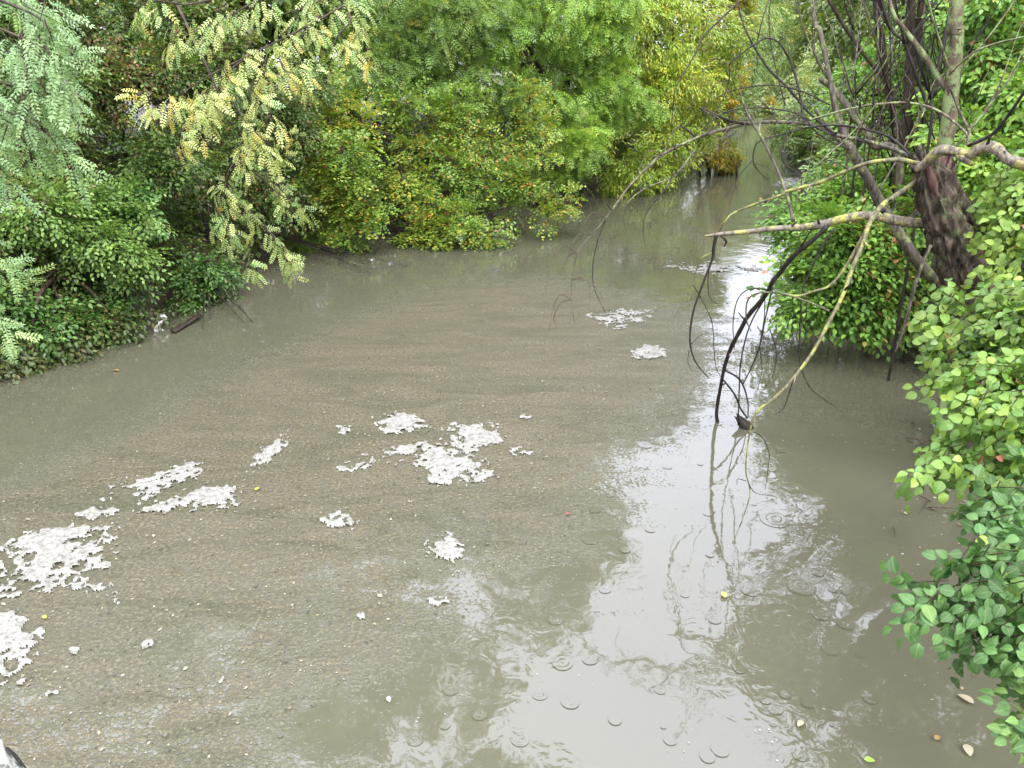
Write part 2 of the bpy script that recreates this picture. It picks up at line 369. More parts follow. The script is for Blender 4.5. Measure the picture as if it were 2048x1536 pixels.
def oval(wd=.3, fold=.1, droop=.12, segs=2):
    if segs == 2:
        v = [(0, 0, 0), (wd*.85, .28, fold), (wd*.8, .66, fold*.6), (0, 1, -droop), (-wd*.8, .66, fold*.6), (-wd*.85, .28, fold)]
        return np.array(v, float), [np.array([[0, 1, 2, 3], [0, 3, 4, 5]])]
    ts = np.linspace(0, 1, segs+1); pr = wd*np.sin(math.pi*ts**.8)**.75; pr[0] = pr[-1] = 0
    z = -droop*ts**2 + .05*np.sin(ts*3.1)
    v = [(0, q, zz) for q, zz in zip(ts, z)]
    R = [(p_, q, zz+fold*p_/wd) for p_, q, zz in zip(pr[1:-1], ts[1:-1], z[1:-1])]
    L = [(-p_, q, zz+fold*p_/wd) for p_, q, zz in zip(pr[1:-1], ts[1:-1], z[1:-1])]
    nR = segs+1; nL = nR+segs-1; f4, f3 = [], []
    for s, o, flip in ((1, nR, False), (-1, nL, True)):
        f3.append([0, o, 1]); f3.append([segs-1, o+segs-2, segs])
        for i in range(1, segs-1): f4.append([i, o+i-1, o+i, i+1])
        if flip:
            f3[-2:] = [q[::-1] for q in f3[-2:]]
            for i in range(1, segs-1): f4[-i] = f4[-i][::-1]
    return np.array(v+R+L, float), [np.array(f4), np.array(f3)]
def star():                                         # small five lobed maple leaf
    a = np.array([-1.9, -1.15, -.55, 0, .55, 1.15, 1.9]); r = np.array([.42, .58, .3, .64, .3, .58, .42])
    v = np.stack([np.sin(a)*r, .42+np.cos(a)*r, .12*np.abs(np.sin(a))*r], -1)
    v = np.vstack([[0, .25, -.03], v]); f = np.array([[0, i+1, i] for i in range(1, 7)])
    return v, [f]
def diamond(wd, fold=.08, droop=.2):
    return np.array([(0, 0, 0), (wd, .48, fold), (0, 1, -droop), (-wd, .48, fold)]), [np.array([[0, 1, 2, 3]])]
def pinnate(pairs=5, ll=.34, wd=.3, droop=.3, quad=False, spread=1.15):
    lv, lf = oval(wd, .06, .1)
    if quad: lv = np.array([(0, 0, 0), (wd*.8, .45, .05), (0, 1, -.1), (-wd*.8, .45, .05)]); lf = [np.array([[0, 1, 2, 3]])]
    V, Fs = [], []
    def put(y, ang, s):
        c, sn = math.cos(ang), math.sin(ang); q = lv*s
        x2 = q[:, 0]*c + q[:, 1]*sn; y2 = -q[:, 0]*sn + q[:, 1]*c
        z = q[:, 2] - droop*(y+y2*.6)**2*.9 - .2*s*np.abs(x2)
        off = sum(len(k) for k in V); V.append(np.stack([x2, y+y2, z], -1)); Fs.append(lf[0]+off)
    for i in range(pairs):
        y = .16 + .74*i/max(1, pairs-1); s = ll*(1 - .25*abs(i/(pairs-1)-.45))
        put(y, spread, s); put(y+.02, -spread, s)
    put(.92, 0, ll*.9)
    w_ = .006
    off = sum(len(k) for k in V)
    V.append(np.array([(w_, 0, 0), (w_, .5, -droop*.22), (w_, .95, -droop*.8), (-w_, .95, -droop*.8), (-w_, .5, -droop*.22), (-w_, 0, 0)])); Fs.append(np.array([[0, 1, 4, 5], [1, 2, 3, 4]])+off)
    return np.vstack(V), [np.vstack(Fs)]

def pal(*cs):                                       # (weight, r, g, b)
    a = np.array(cs, float); return a[:, 0]/a[:, 0].sum(), a[:, 1:]
SPEC = {
 'dogwood': dict(shape=oval(.31), leaf=.075, gap=.05, tw=.42, side=3, ang=1.0, droop=.5, pal=pal((5, .045, .08, .016), (4, .065, .105, .02), (2, .095, .14, .026), (1.2, .12, .085, .03), (.3, .17, .06, .035), (.2, .24, .2, .04)), mat=M_LEAF),
 'cornel': dict(shape=oval(.33), leaf=.07, gap=.048, tw=.4, side=3, ang=1.0, droop=.45, pal=pal((4, .08, .14, .028), (4, .105, .175, .035), (2, .14, .21, .04), (.5, .12, .1, .03)), mat=M_LEAF),
 'nettle': dict(shape=oval(.3), leaf=.08, gap=.055, tw=.35, side=2, ang=1.0, droop=.6, pal=pal((4, .045, .095, .02), (4, .062, .125, .026), (2, .105, .19, .04), (.7, .12, .12, .03)), mat=M_LEAF),
 'creeper': dict(shape=oval(.34), leaf=.085, gap=.07, tw=.4, side=2, ang=.9, droop=1.0, pal=pal((4, .05, .075, .02), (3, .07, .095, .025), (1.5, .1, .07, .03), (1, .11, .11, .03)), mat=M_LEAF),
 'maple': dict(shape=star(), leaf=.075, gap=.05, tw=.45, side=3, ang=.9, droop=.6, pal=pal((4, .1, .18, .028), (4, .15, .235, .032), (2.4, .22, .28, .036), (.8, .36, .31, .04), (.35, .42, .26, .035), (.06, .42, .17, .03)), mat=M_LEAF),
 'ash': dict(shape=pinnate(4, .38, .2, .45, True), leaf=.27, gap=.11, tw=.5, side=2, ang=.9, droop=.9, pal=pal((4, .145, .25, .035), (4, .19, .3, .042), (2, .25, .34, .045), (.4, .26, .28, .05)), mat=M_LEAF),
 'darkash': dict(shape=pinnate(4, .34, .2, .35, True), leaf=.26, gap=.1, tw=.5, side=2, ang=.9, droop=.7, pal=pal((4, .075, .125, .025), (4, .1, .16, .03), (2, .135, .195, .035), (.4, .2, .2, .035)), mat=M_LEAF),
 'elder': dict(shape=diamond(.17, .06, .3), leaf=.14, gap=.055, tw=.5, side=3, ang=.8, droop=1.2, pal=pal((3, .17, .26, .035), (4, .23, .31, .038), (3, .3, .35, .042), (1.5, .41, .38, .042), (.2, .44, .3, .035)), mat=M_LEAF),
 'willow': dict(shape=diamond(.15, .06, .3), leaf=.12, gap=.05, tw=.6, side=3, ang=.7, droop=1.3, pal=pal((3, .1, .17, .045), (4, .13, .2, .05), (2, .2, .23, .05), (1., .28, .25, .05)), mat=M_LEAF),
 'yellow': dict(shape=diamond(.2, .06, .3), leaf=.13, gap=.05, tw=.4, side=3, ang=.8, droop=.8, pal=pal((3, .34, .27, .03), (2, .4, .26, .03), (2, .22, .24, .035), (1.5, .15, .2, .035)), mat=M_LEAF),
 'locust': dict(shape=pinnate(7, .21, .26, .35, True), leaf=.14, gap=.045, tw=.13, side=1, ang=.95, droop=.7, pal=pal((4, .16, .26, .1), (4, .21, .31, .125), (2, .26, .35, .12), (.3, .42, .42, .1)), mat=M_LEAF),
 'palelocust': dict(shape=pinnate(6, .23, .26, .35, True), leaf=.15, gap=.05, tw=.14, side=1, ang=.95, droop=.7, pal=pal((3, .2, .31, .1), (4, .31, .39, .13), (4, .43, .46, .16), (1., .48, .4, .1)), mat=M_LEAF),
 'bright': dict(shape=oval(.39, .1, .16, 5), leaf=.08, gap=.048, tw=.18, side=2, ang=1.0, droop=.5, pal=pal((3, .09, .175, .03), (4, .13, .22, .036), (3, .18, .27, .042), (.8, .25, .32, .05), (.1, .3, .12, .06), (.12, .16, .11, .04)), mat=M_WET),
 'deep': dict(shape=oval(.37, .1, .2, 6), leaf=.083, gap=.05, tw=.18, side=2, ang=1.0, droop=.7, pal=pal((4, .055, .125, .034), (4, .075, .16, .042), (2, .11, .195, .045), (.25, .24, .33, .05)), mat=M_WET),
 'mid': dict(shape=oval(.33), leaf=.1, gap=.06, tw=.42, side=3, ang=1.0, droop=.6, pal=pal((4, .1, .2, .035), (4, .14, .245, .04), (2, .2, .29, .045), (.4, .24, .2, .05), (.2, .3, .12, .06)), mat=M_WET),
 'coarse': dict(shape=(np.array([(0, 0, 0), (.38, .5, .1), (0, 1, -.1), (-.38, .5, .1)]), [np.array([[0, 1, 2, 3]])]), leaf=.24, gap=.14, tw=.9, side=3, ang=.9, droop=.6, pal=pal((4, .075, .12, .024), (4, .1, .15, .03), (2, .14, .18, .035)), mat=M_LEAF),
 'far': dict(shape=(np.array([(0, 0, 0), (.3, .5, .1), (0, 1, -.1), (-.3, .5, .1)]), [np.array([[0, 1, 2, 3]])]), leaf=.2, gap=.1, tw=.8, side=3, ang=.8, droop=.9, pal=pal((4, .1, .16, .05), (4, .14, .19, .06), (2, .2, .22, .06), (1, .26, .24, .05)), mat=M_LEAF),
}
def spray(rng, s, scale=1.):
    L = s['tw']*scale; D, Nn, Q, Z = [], [], [], []
    def axis(p0, yaw, L, start):
        n = max(2, int(L/(s['gap']*scale)))
        for i in range(n+1):
            u = start + (1-start)*i/n
            y = u*L; z = -s['droop']*.5*(u*L)**2/max(L, .01)
            p = p0 + np.array([math.sin(yaw)*y, math.cos(yaw)*y, z])
            side = (1 if i % 2 else -1); a = yaw + (side*s['ang']*(1-.5*u) if i < n else 0) + rng.normal(0, .22)
            pit = -.15 - .35*s['droop']*rng.random() - .15*u*s['droop'] + rng.normal(0, .15)
            D.append((math.sin(a)*math.cos(pit), math.cos(a)*math.cos(pit), math.sin(pit)))
            Nn.append((rng.normal(0, .28)+math.sin(a)*.2, rng.normal(0, .28), 1)); Q.append(p); Z.append(s['leaf']*scale*(1-.3*abs(u-.6))*rng.uniform(.75, 1.12))
    axis(np.zeros(3), 0, L, .12)
    for k in range(s['side']):
        u = .2+.6*(k+rng.random()*.6)/max(1, s['side']); sd = 1 if k % 2 else -1
        axis(np.array([0, u*L, -s['droop']*.5*u*u*L]), sd*rng.uniform(.5, .95), L*(.65*(1-u)+.22), .1)
    return frames(np.array(D), np.array(Nn)), np.array(Q), np.array(Z)

CAMP = np.array([0, 0, CAM_H])
PLANTS = []
def blob(px, py, Y, rpx, ay=1., az=1.):
    c = P(px, py, Y); r = rpx*project(c)[2]/F
    return (c, np.array([r, r*ay, r*az]))
def wblob(x, y, z, rx, ry=None, rz=None):
    return (np.array([x, y, z], float), np.array([rx, ry or rx, rz or rx], float))
def lobes(blobs, seed, k=6):
    """break each rounded mass into a core and smaller clumps on its upper and camera side"""
    r_ = np.random.default_rng(seed+900); out = []
    for c, r in blobs:
        if r.max() < .22: out.append((c, r)); continue
        out.append((c, r*.74))
        for i in range(k):
            d = norm(r_.normal(size=3) + np.array([0, -.35, .15])); d[2] = max(d[2], -.75)
            out.append((c + d*r*r_.uniform(.6, .85), r*r_.uniform(.26, .5)))
    return out
def plant(name, label, cat, base, blobs, spec, dens=1., seed=1, group=None, leaf_parts=False, gap_f=1.1, gap_t=.38, scale=1., hang=.25, bark=None, stem=.06, twigs=True, back=.3, bright=1., extra=None, limbs=5, inset=.62, grow=1., lobe=0, shell=(.72, 1.05), wob=.45, minz=.03, trunk_path=None):
    rng = np.random.default_rng(seed*101+7); s = SPEC[spec]; blobs = [(c, r*grow) for c, r in blobs]; limbs_at = blobs; blobs = lobes(blobs, seed, lobe) if lobe else blobs
    tmpl = [spray(rng, s, scale) for _ in range(6)]
    Pp, Dd, Uu = [], [], []
    for bi, (c, r) in enumerate(blobs):
        area = 4*math.pi*((r[0]*r[1])**1.6/3 + (r[0]*r[2])**1.6/3 + (r[1]*r[2])**1.6/3)**(1/1.6)
        n = int(area*dens*2.6/(s['tw']*scale*.8)**2) + 4
        o = norm(rng.normal(size=(n, 3)))
        rad = rng.uniform(*shell, n) * (1 + wob*(fbm(o*1.7 + c*.37 + bi, 3)-.5)*2)
        p = c + norm(o*r)*np.maximum(np.linalg.norm(o*r, axis=1)*rad - inset*s['tw']*scale, .18*np.linalg.norm(o*r, axis=1))[:, None]
        nrm = norm(o/r)
        keep = np.ones(n, bool)
        for bj, (c2, r2) in enumerate(blobs):
            if bj != bi: keep &= np.linalg.norm((p-c2)/r2, axis=1) > .62
        keep &= noise3(p*gap_f/ s['tw']*.45 + seed*3.1) > gap_t*(.75+.5*rng.random(n))
        vdir = norm(CAMP - p); facing = np.sum(nrm*vdir, 1)
        keep &= (facing > -.25) | (rng.random(n) < back)
        keep &= (nrm[:, 2] > -.55) | (rng.random(n) < .45)
        keep &= p[:, 2] > minz
        p, nrm = p[keep], nrm[keep]; n = len(p)
        d = norm(nrm*.8 + rng.normal(0, .35, (n, 3)) - np.array([0, 0, hang]))
        u = norm(np.array([0, 0, .75]) + nrm*.55 + rng.normal(0, .18, (n, 3)))
        Pp.append(p); Dd.append(d); Uu.append(u)
    if extra is not None:
        Pp.append(extra[0]); Dd.append(extra[1]); Uu.append(extra[2])
    Pp, Dd, Uu = np.vstack(Pp), np.vstack(Dd), np.vstack(Uu)
    Fr = frames(Dd, Uu); k = rng.integers(0, 6, len(Pp)); ss = rng.uniform(.75, 1.2, len(Pp))
    R, Q, Z, T = [], [], [], []
    w_, cols = s['pal']
    for i in range(6):
        sel = np.nonzero(k == i)[0]
        if not len(sel): continue
        lr, lp, lz = tmpl[i]
        R.append(np.einsum('nij,mjk->nmik', Fr[sel], lr).reshape(-1, 3, 3))
        Q.append((Pp[sel][:, None, :] + np.einsum('nij,mj->nmi', Fr[sel], lp)*ss[sel][:, None, None]).reshape(-1, 3))
        Z.append((lz[None, :]*(.6+.4*ss[sel][:, None])).reshape(-1))
        # colour runs in families: one draw per spray mixed with one per leaf
        fam = noise3(Pp[sel]*.9+seed)[:, None] + rng.normal(0, .18, (len(sel), len(lz)))*.8 + .0
        cw = np.cumsum(w_)
        rank = np.clip((fam-.5)*1.25+.5 + rng.normal(0, .12, fam.shape), 0, .9999).reshape(-1)
        rank = np.where(rng.random(rank.shape) < .35, rng.random(rank.shape), rank)
        rare = w_ < .06; wc = np.where(rare, 0, w_); ci = np.searchsorted(np.cumsum(wc/wc.sum()), rank).clip(0, len(cols)-1)
        if rare.any():
            pick = rng.random(len(ci)) < w_[rare].sum()*np.clip(noise3(Q[-1]*1.3+seed)*4-1.2, 0, 3); ci[pick] = rng.choice(np.nonzero(rare)[0], pick.sum())
        T.append(cols[ci]*rng.uniform(.72, 1.22, (len(ci), 1))*bright)
    R, Q, Z, T = np.vstack(R), np.vstack(Q), np.concatenate(Z), np.vstack(T)
    ok = Q[:, 2] > .02
    R, Q, Z, T = R[ok], Q[ok], Z[ok], T[ok]
    if base is None:
        mc = np.mean([c for c, _ in blobs], axis=0); base = (mc[0], mc[1])
    bz = float(ground_z(np.array([base[0]]), np.array([base[1]]))[0])
    root = thing(name, label, cat, (base[0], base[1], bz), group)
    bl = np.array(root.location)
    PLANTS.append(dict(root=root, R=R, Q=Q, Z=Z, T=T, s=s, parts=leaf_parts, name=name, tw=(Pp, Dd, ss*s['tw']*scale) if twigs else None, bl=bl))
    # stem and limbs
    bark = bark or M_BARK
    mc = np.mean([c for c, _ in limbs_at], axis=0)
    rr = random.Random(seed)
    if trunk_path is not None:
        tube("trunk", trunk_path[0], trunk_path[1], bark, root, sides=12, per=5, seed=seed)
        fork = np.array(trunk_path[0][-1])
    else:
        fork = bl + np.array([(mc[0]-bl[0])*.45, (mc[1]-bl[1])*.45, max(.35, (mc[2]-bl[2])*.55)])
        midp = (bl+fork)/2 + np.array([rr.uniform(-.1, .1), rr.uniform(-.1, .1), .05])*max(.3, fork[2]-bl[2])
        tube("trunk", [bl-np.array([0, 0, .25]), midp, fork], [stem*1.25, stem, stem*.8], bark, root, sides=9, seed=seed)
    for c, r in sorted(limbs_at, key=lambda q: -q[1].max())[:limbs]:
        e = c + np.array([0, 0, r[2]*.2]); md = (fork+e)/2 + np.array([rr.uniform(-.15, .15), rr.uniform(-.15, .15), .18])*np.linalg.norm(e-fork)
        tube("branch", [fork, md, e], [stem*.6, stem*.4, stem*.14], bark, root, sides=6, seed=seed)
    return root

def finish_plants():
    cell = 8.; NX, NY = int(2048/cell), int(1536/cell); zb = np.full((NY, NX), 1e9)
    for p in PLANTS:
        c = p['Q'] + p['R'][:, :, 1]*(p['Z']*.5)[:, None]
        u, v, dep = project(c); size = p['Z']*F/np.maximum(dep, .1)
        p['u'], p['v'], p['dep'], p['px'] = u, v, dep, size
        inn = (u > 0) & (u < 2048) & (v > 0) & (v < 1536) & (dep > .3)
        iu, iv = (u[inn]/cell).astype(int), (v[inn]/cell).astype(int); r = np.clip(size[inn]*.28/cell, 0, 2).astype(int); dd = dep[inn]
        for a in range(-2, 3):
            for b_ in range(-2, 3):
                q = (np.maximum(abs(a), abs(b_)) <= r)
                x, y = iu[q]+a, iv[q]+b_; g = (x >= 0) & (x < NX) & (y >= 0) & (y < NY)
                np.minimum.at(zb, (y[g], x[g]), dd[q][g])
        p['inn'] = inn
    tot = 0
    for p in PLANTS:
        s = p['s']; sv, sf = s['shape']; nv = len(sv); bl = p['bl']
        mask = np.ones(len(p['Q']), bool)
        # leaves far inside the wall of foliage, or out of the picture, are thinned
        deep = np.zeros(len(mask)); iu = (p['u'][p['inn']]/cell).astype(int); iv = (p['v'][p['inn']]/cell).astype(int)
        deep[p['inn']] = p['dep'][p['inn']] - zb[iv, iu]
        rt_ = np.random.default_rng(6).random(len(mask)); thin = s is not SPEC['coarse']
        if thin: mask &= ~((deep > .7) & (rt_ > .2) & (p['dep'] < 36)) & ~(~p['inn'] & (rt_ > .5) & (p['dep'] < 24))
        if p['parts']:
            idx = np.nonzero(p['inn'])[0]
            iu, iv = (p['u'][idx]/cell).astype(int), (p['v'][idx]/cell).astype(int)
            vis = p['dep'][idx] < zb[iv, iu] + .12
            idx = idx[vis]; idx = idx[p['px'][idx] > 9]
            facing = np.abs(np.sum(p['R'][idx][:, :, 2]*norm(CAMP-p['Q'][idx]), 1))
            idx = idx[np.argsort(-p['px'][idx]*(.3+facing))][:299]
            mask[idx] = False
            # a dozen shared leaf meshes spanning the palette
            rg = np.random.default_rng(3); K = 12
            if len(idx):
                cents = p['T'][idx][rg.integers(0, len(idx), K)]
                ms = []
                for k in range(K):
                    jit = sv + rg.normal(0, .012, sv.shape); jit[:, 2] -= rg.uniform(-.05, .12)*jit[:, 1]**2
                    mm = mesh_np("leaf", jit, sf, tint=np.broadcast_to(cents[k], (nv, 3)), smooth=True); mm.materials.append(M_VEINED if s['mat'] is M_WET else s['mat']); ms.append(mm)
                near = np.argmin(((p['T'][idx][:, None, :]-cents[None])**2).sum(-1), 1)
                for i, k in zip(idx, near):
                    o = bpy.data.objects.new("leaf", ms[k]); COL.objects.link(o); o.parent = p['root']
                    o.rotation_mode = 'QUATERNION'; o.rotation_quaternion = Matrix(p['R'][i].tolist()).to_quaternion()
                    o.location = (p['Q'][i]-bl).tolist(); z = float(p['Z'][i]); o.scale = (z, z, z)
        R, Q, Z, T = p['R'][mask], p['Q'][mask]-bl, p['Z'][mask], p['T'][mask]
        V = (np.einsum('nij,mj->nmi', R, sv)*Z[:, None, None] + Q[:, None, :]).reshape(-1, 3)
        off = (np.arange(len(Q))*nv)[:, None, None]
        fs = [(q[None]+off).reshape(-1, q.shape[1]) for q in sf]
        tot += sum(len(q)*(q.shape[1]-2) for q in fs)
        me = mesh_np("foliage", V, fs, tint=np.repeat(T, nv, 0), smooth=True)
        tag(link("foliage", me, s['mat'], p['root']), kind="stuff")
        if p['tw'] is not None:
            a, d, L = p['tw']; n = len(a)
            if n > 9000: a, d, L = a[:9000], d[:9000], L[:9000]; n = 9000
            b0 = a - d*.35*L[:, None] - bl; e = a + d*(L*.85)[:, None] - bl - np.array([0, 0, .06])*L[:, None]
            x = norm(np.cross(d, [0, 0, 1.])); z = np.cross(x, d); r = .0045
            V = np.stack([b0+x*r, b0-x*r*.5+z*r*.87, b0-x*r*.5-z*r*.87, e], 1).reshape(-1, 3)
            off = (np.arange(n)*4)[:, None, None]; f = np.array([[0, 1, 3], [1, 2, 3], [2, 0, 3]])
            tag(link("twigs", mesh_np("twigs", V, (f[None]+off).reshape(-1, 3)), M_TWIG, p['root']), kind="stuff")
            tot += n*3
    print("foliage triangles", tot)

# ------------------------------------------------------------------ left bank plants
def along(polys, step, seed, spread=.6, down=.5, shift=0):
    """spray origins and directions along branch polylines given as (px, py, Y)"""
    rng = np.random.default_rng(seed); A, D, U, paths = [], [], [], []
    for pl in polys:
        path = crom(np.array([P(q[0]+shift+(45 if shift and q[1] > 1230 else 0), q[1], q[2]) for q in pl]), 40); paths.append(path)
        L = np.linalg.norm(np.diff(path, axis=0), axis=1).sum(); n = max(3, int(L/step)); t = np.gradient(path, axis=0)
        for i in range(n):
            k = int((.1+.9*i/(n-1))*39); d0 = norm(t[k]); side = norm(np.cross(d0, [0, 0, 1.]))*(1 if i % 2 else -1)
            A.append(path[k]+rng.normal(0, .05, 3)); D.append(norm(d0*.7 + side*spread*rng.uniform(.5, 1.3) + np.array([0, 0, -down*rng.uniform(.3, 1.2)])))
            U.append(norm(np.array([0, -.55, .8]) + rng.normal(0, .3, 3)))
        A.append(path[-1]); D.append(norm(t[-1]-np.array([0, 0, .02]))); U.append(np.array([0, -.3, .95]))
    return (np.array(A), np.array(D), np.array(U)), paths

def locust(name, label, base, polys, spec, step, seed, trunk_top, blobs, **kw):
    ex, paths = along(polys, step, seed, **kw)
    bz = ground_z(np.array([base[0]]), np.array([base[1]]))[0]
    b0 = np.array([base[0], base[1], bz-.2]); tt = np.array(trunk_top, float)
    r = plant(name, label, "tree", base, blobs, spec, dens=.02, seed=seed, extra=ex, leaf_parts=True, bark=M_BARK, limbs=2,
              trunk_path=([b0, (b0+tt)/2+np.array([.2, .1, 0]), tt], [.2, .15, .1]))
    for p in (paths[0], paths[5], paths[-1]):
        a = p[0]; md = (tt+a)/2+np.array([0, 0, .5])
        tube("branch", [tt, md, a], [.02, .016, .012], M_BARK, r, sides=6, per=5, seed=seed)
    for p in paths:
        tube("branch", [p[0]]+[p[k] for k in (10, 20, 30, 39)], [.009, .008, .0065, .005, .0025], M_BARK, r, sides=6, per=5, seed=seed)
    return r

near_polys = [
    [(-60, -60, 4.2), (60, 10, 4.1), (140, 40, 4.0), (175, 75, 3.9)], [(-80, 10, 4.2), (40, 60, 4.1), (120, 90, 4.0), (178, 125, 3.9)],
    [(-80, 60, 4.3), (20, 110, 4.2), (100, 150, 4.1), (165, 190, 4.0)], [(-80, 110, 4.2), (0, 160, 4.1), (80, 180, 4.0), (150, 200, 4.0)],
    [(-60, -90, 4.5), (40, -40, 4.4), (110, 0, 4.2), (160, 30, 4.1)], [(-80, 150, 4.4), (0, 215, 4.2), (90, 235, 4.1), (180, 290, 4.0)],
    [(-60, 215, 4.3), (10, 240, 4.2), (45, 270, 4.1), (58, 325, 4.1)], [(-40, 180, 4.4), (70, 225, 4.3), (120, 245, 4.2), (150, 300, 4.2)],
    [(-80, 310, 4.2), (-20, 340, 4.2), (5, 380, 4.1), (25, 415, 4.1)], [(-90, 445, 4.0), (-20, 460, 4.0), (30, 480, 3.9), (65, 520, 3.9)],
    [(-90, 560, 3.9), (-30, 570, 3.9), (0, 590, 3.9), (40, 610, 3.9)], [(-90, 590, 3.9), (-30, 610, 3.9), (0, 630, 3.9), (35, 665, 3.9)],
    [(-120, 430, 4.2), (-60, 440, 4.1), (0, 465, 4.0), (25, 500, 4.0)]]
near_polys = [[(a-(78 if q[0][1] < 250 else 74), b_-(16 if q[0][1] < 250 else 0), Y) for a, b_, Y in q] for i, q in enumerate(near_polys) if i not in (8, 12)]
locust("locust_tree", "pale green feathery locust branches hanging closest to the camera at top left corner", (-9.5, 5), near_polys, 'locust', .07, 11, (-7.5, 5.2, 5.6), [wblob(-9, 6, 7.5, 1.6), wblob(-8.5, 5, 8.6, 1.5)], spread=.7, down=.55)
pale_polys = [
    [(690, 10, 7.6), (600, 60, 7.2), (500, 110, 6.8), (420, 150, 6.6), (360, 190, 6.5)], [(500, 110, 6.8), (430, 165, 6.7), (400, 210, 6.6), (360, 275, 6.5)],
    [(640, 30, 7.4), (590, 90, 7.2), (560, 130, 7.0), (600, 150, 7.0)], [(520, 100, 6.9), (530, 150, 6.8), (490, 190, 6.7), (560, 245, 6.7)],
    [(450, 160, 6.7), (470, 210, 6.6), (500, 255, 6.6), (545, 300, 6.6)], [(420, 0, 6.8), (360, 10, 6.7), (320, 0, 6.7), (280, 10, 6.7)],
    [(560, -30, 7.2), (480, 20, 7.0), (420, 50, 6.8), (340, 80, 6.7)], [(540, 230, 6.8), (500, 300, 6.8), (460, 350, 6.8), (455, 400, 6.8), (500, 480, 6.9)],
    [(480, 330, 6.8), (540, 390, 6.9), (560, 410, 6.9), (600, 432, 7.0)], [(460, 400, 6.9), (430, 450, 6.9), (470, 490, 6.9), (495, 560, 6.9)], [(490, 440, 7.0), (540, 500, 7.0), (560, 520, 7.0), (572, 572, 7.0)],
    [(690, 10, 7.6), (700, 50, 7.4), (660, 90, 7.3), (720, 110, 7.3)], [(760, -60, 8), (680, -20, 7.6), (620, 10, 7.4), (560, 30, 7.3)], [(450, 210, 6.7), (400, 240, 6.6), (330, 225, 6.6), (300, 205, 6.6)]]
pale_polys = [[(a, b_-max(0, b_-250)*.13, Y) for a, b_, Y in q] for q in pale_polys]
locust("locust_tree", "locust tree with pale yellow feathery leaves hanging over the dark shrubs on the left bank", (-7.6, 11.5), pale_polys, 'palelocust', .085, 12, (-5.2, 10, 6.6), [wblob(-7, 12, 8.6, 1.8), wblob(-6, 11.5, 10.2, 1.6)], spread=.75, down=.6)

G1 = "leafy shrubs along the left bank"
plant("dogwood_shrub", "dark green shrub with reddish stained leaves at the far left edge above the bank", "shrub", (-8.6, 11.6), [blob(60, 250, 11.8, 150), blob(-80, 200, 11.8, 140), blob(170, 130, 12.6, 130), blob(30, 60, 12.6, 150), blob(-120, 400, 11, 150)], 'dogwood', 1.5, 21, G1, leaf_parts=True, bright=1.22, grow=1.12, lobe=6)
plant("dogwood_shrub", "tall dark green shrub with brown tinged leaves behind the pale locust branches", "shrub", (-7.2, 14.2), [blob(310, 230, 13.2, 130), blob(370, 370, 13, 110), blob(250, 90, 13.8, 130), blob(420, 130, 14, 120), blob(330, 480, 12.8, 90), blob(200, 300, 12.6, 110), blob(420, 520, 12.9, 60), blob(430, 280, 13.6, 100), blob(160, 230, 12.2, 80), blob(260, 190, 12.4, 80), blob(330, 320, 12.2, 75), blob(130, 330, 11.8, 70)], 'dogwood', 1.8, 22, G1, leaf_parts=True, bright=1.22, grow=1.12, lobe=6)
plant("cornel_shrub", "mid green shrub in layered sprays at the left edge above the waterline plants", "shrub", (-8.2, 10.2), [blob(120, 450, 10.4, 110), blob(40, 520, 9.9, 110), blob(200, 510, 10.6, 80), blob(-60, 560, 9.6, 120), blob(230, 430, 11, 70)], 'cornel', 2.2, 23, G1, leaf_parts=True, bright=1.22, grow=1.12, lobe=6)
plant("dogwood_shrub", "dark leafy shrub between the pale locust branches and the maple bushes", "shrub", (-6, 17), [blob(490, 320, 14.6, 80), blob(545, 400, 14.8, 70), blob(560, 280, 15.4, 80), blob(510, 210, 15.2, 90), blob(480, 430, 14, 60), blob(580, 180, 16, 80)], 'dogwood', 1.7, 28, G1, leaf_parts=True, lobe=5, bright=1.1)
plant("elder_shrub", "small bush with broad bluish green leaves in the middle of the left shrubs", "shrub", (-6.6, 12.4), [blob(235, 440, 11.2, 55), blob(285, 425, 11.4, 45)], 'deep', 1.6, 24, G1, leaf_parts=True, scale=1.1, bright=1.25, grow=1.12)
plant("nettle_patch", "fresh green low plants on the bank just above the rusty plank", "plant", (-6.3, 11.9), [blob(340, 560, 11.6, 65), blob(400, 560, 12.2, 45), blob(260, 590, 11, 70), blob(180, 620, 10.5, 70), blob(90, 640, 9.9, 75), blob(10, 650, 9.4, 80), blob(-70, 670, 9, 80)], 'nettle', 2.4, 25, G1, leaf_parts=True, bright=1.15, grow=1.1, lobe=6)
plant("creeper_plant", "reddish brown creeper trailing down to the water along the left bank", "plant", (-6.7, 10.2), [blob(60, 700, 9.2, 45), blob(150, 680, 9.6, 45), blob(230, 650, 10.2, 40), blob(300, 620, 10.8, 38), blob(360, 600, 11.4, 36), blob(410, 590, 12.2, 30), blob(-20, 720, 8.9, 50)], 'creeper', 2.0, 26, G1, leaf_parts=True, hang=.8, minz=.01, bright=1.0, grow=1.1)
plant("locust_sapling", "small dark green feathery sapling under the overhanging branches at the waterline", "plant", (-4.9, 16.2), [blob(605, 480, 16.2, 34), blob(590, 500, 16, 26)], 'darkash', 2.6, 27, G1, scale=.8, stem=.03)

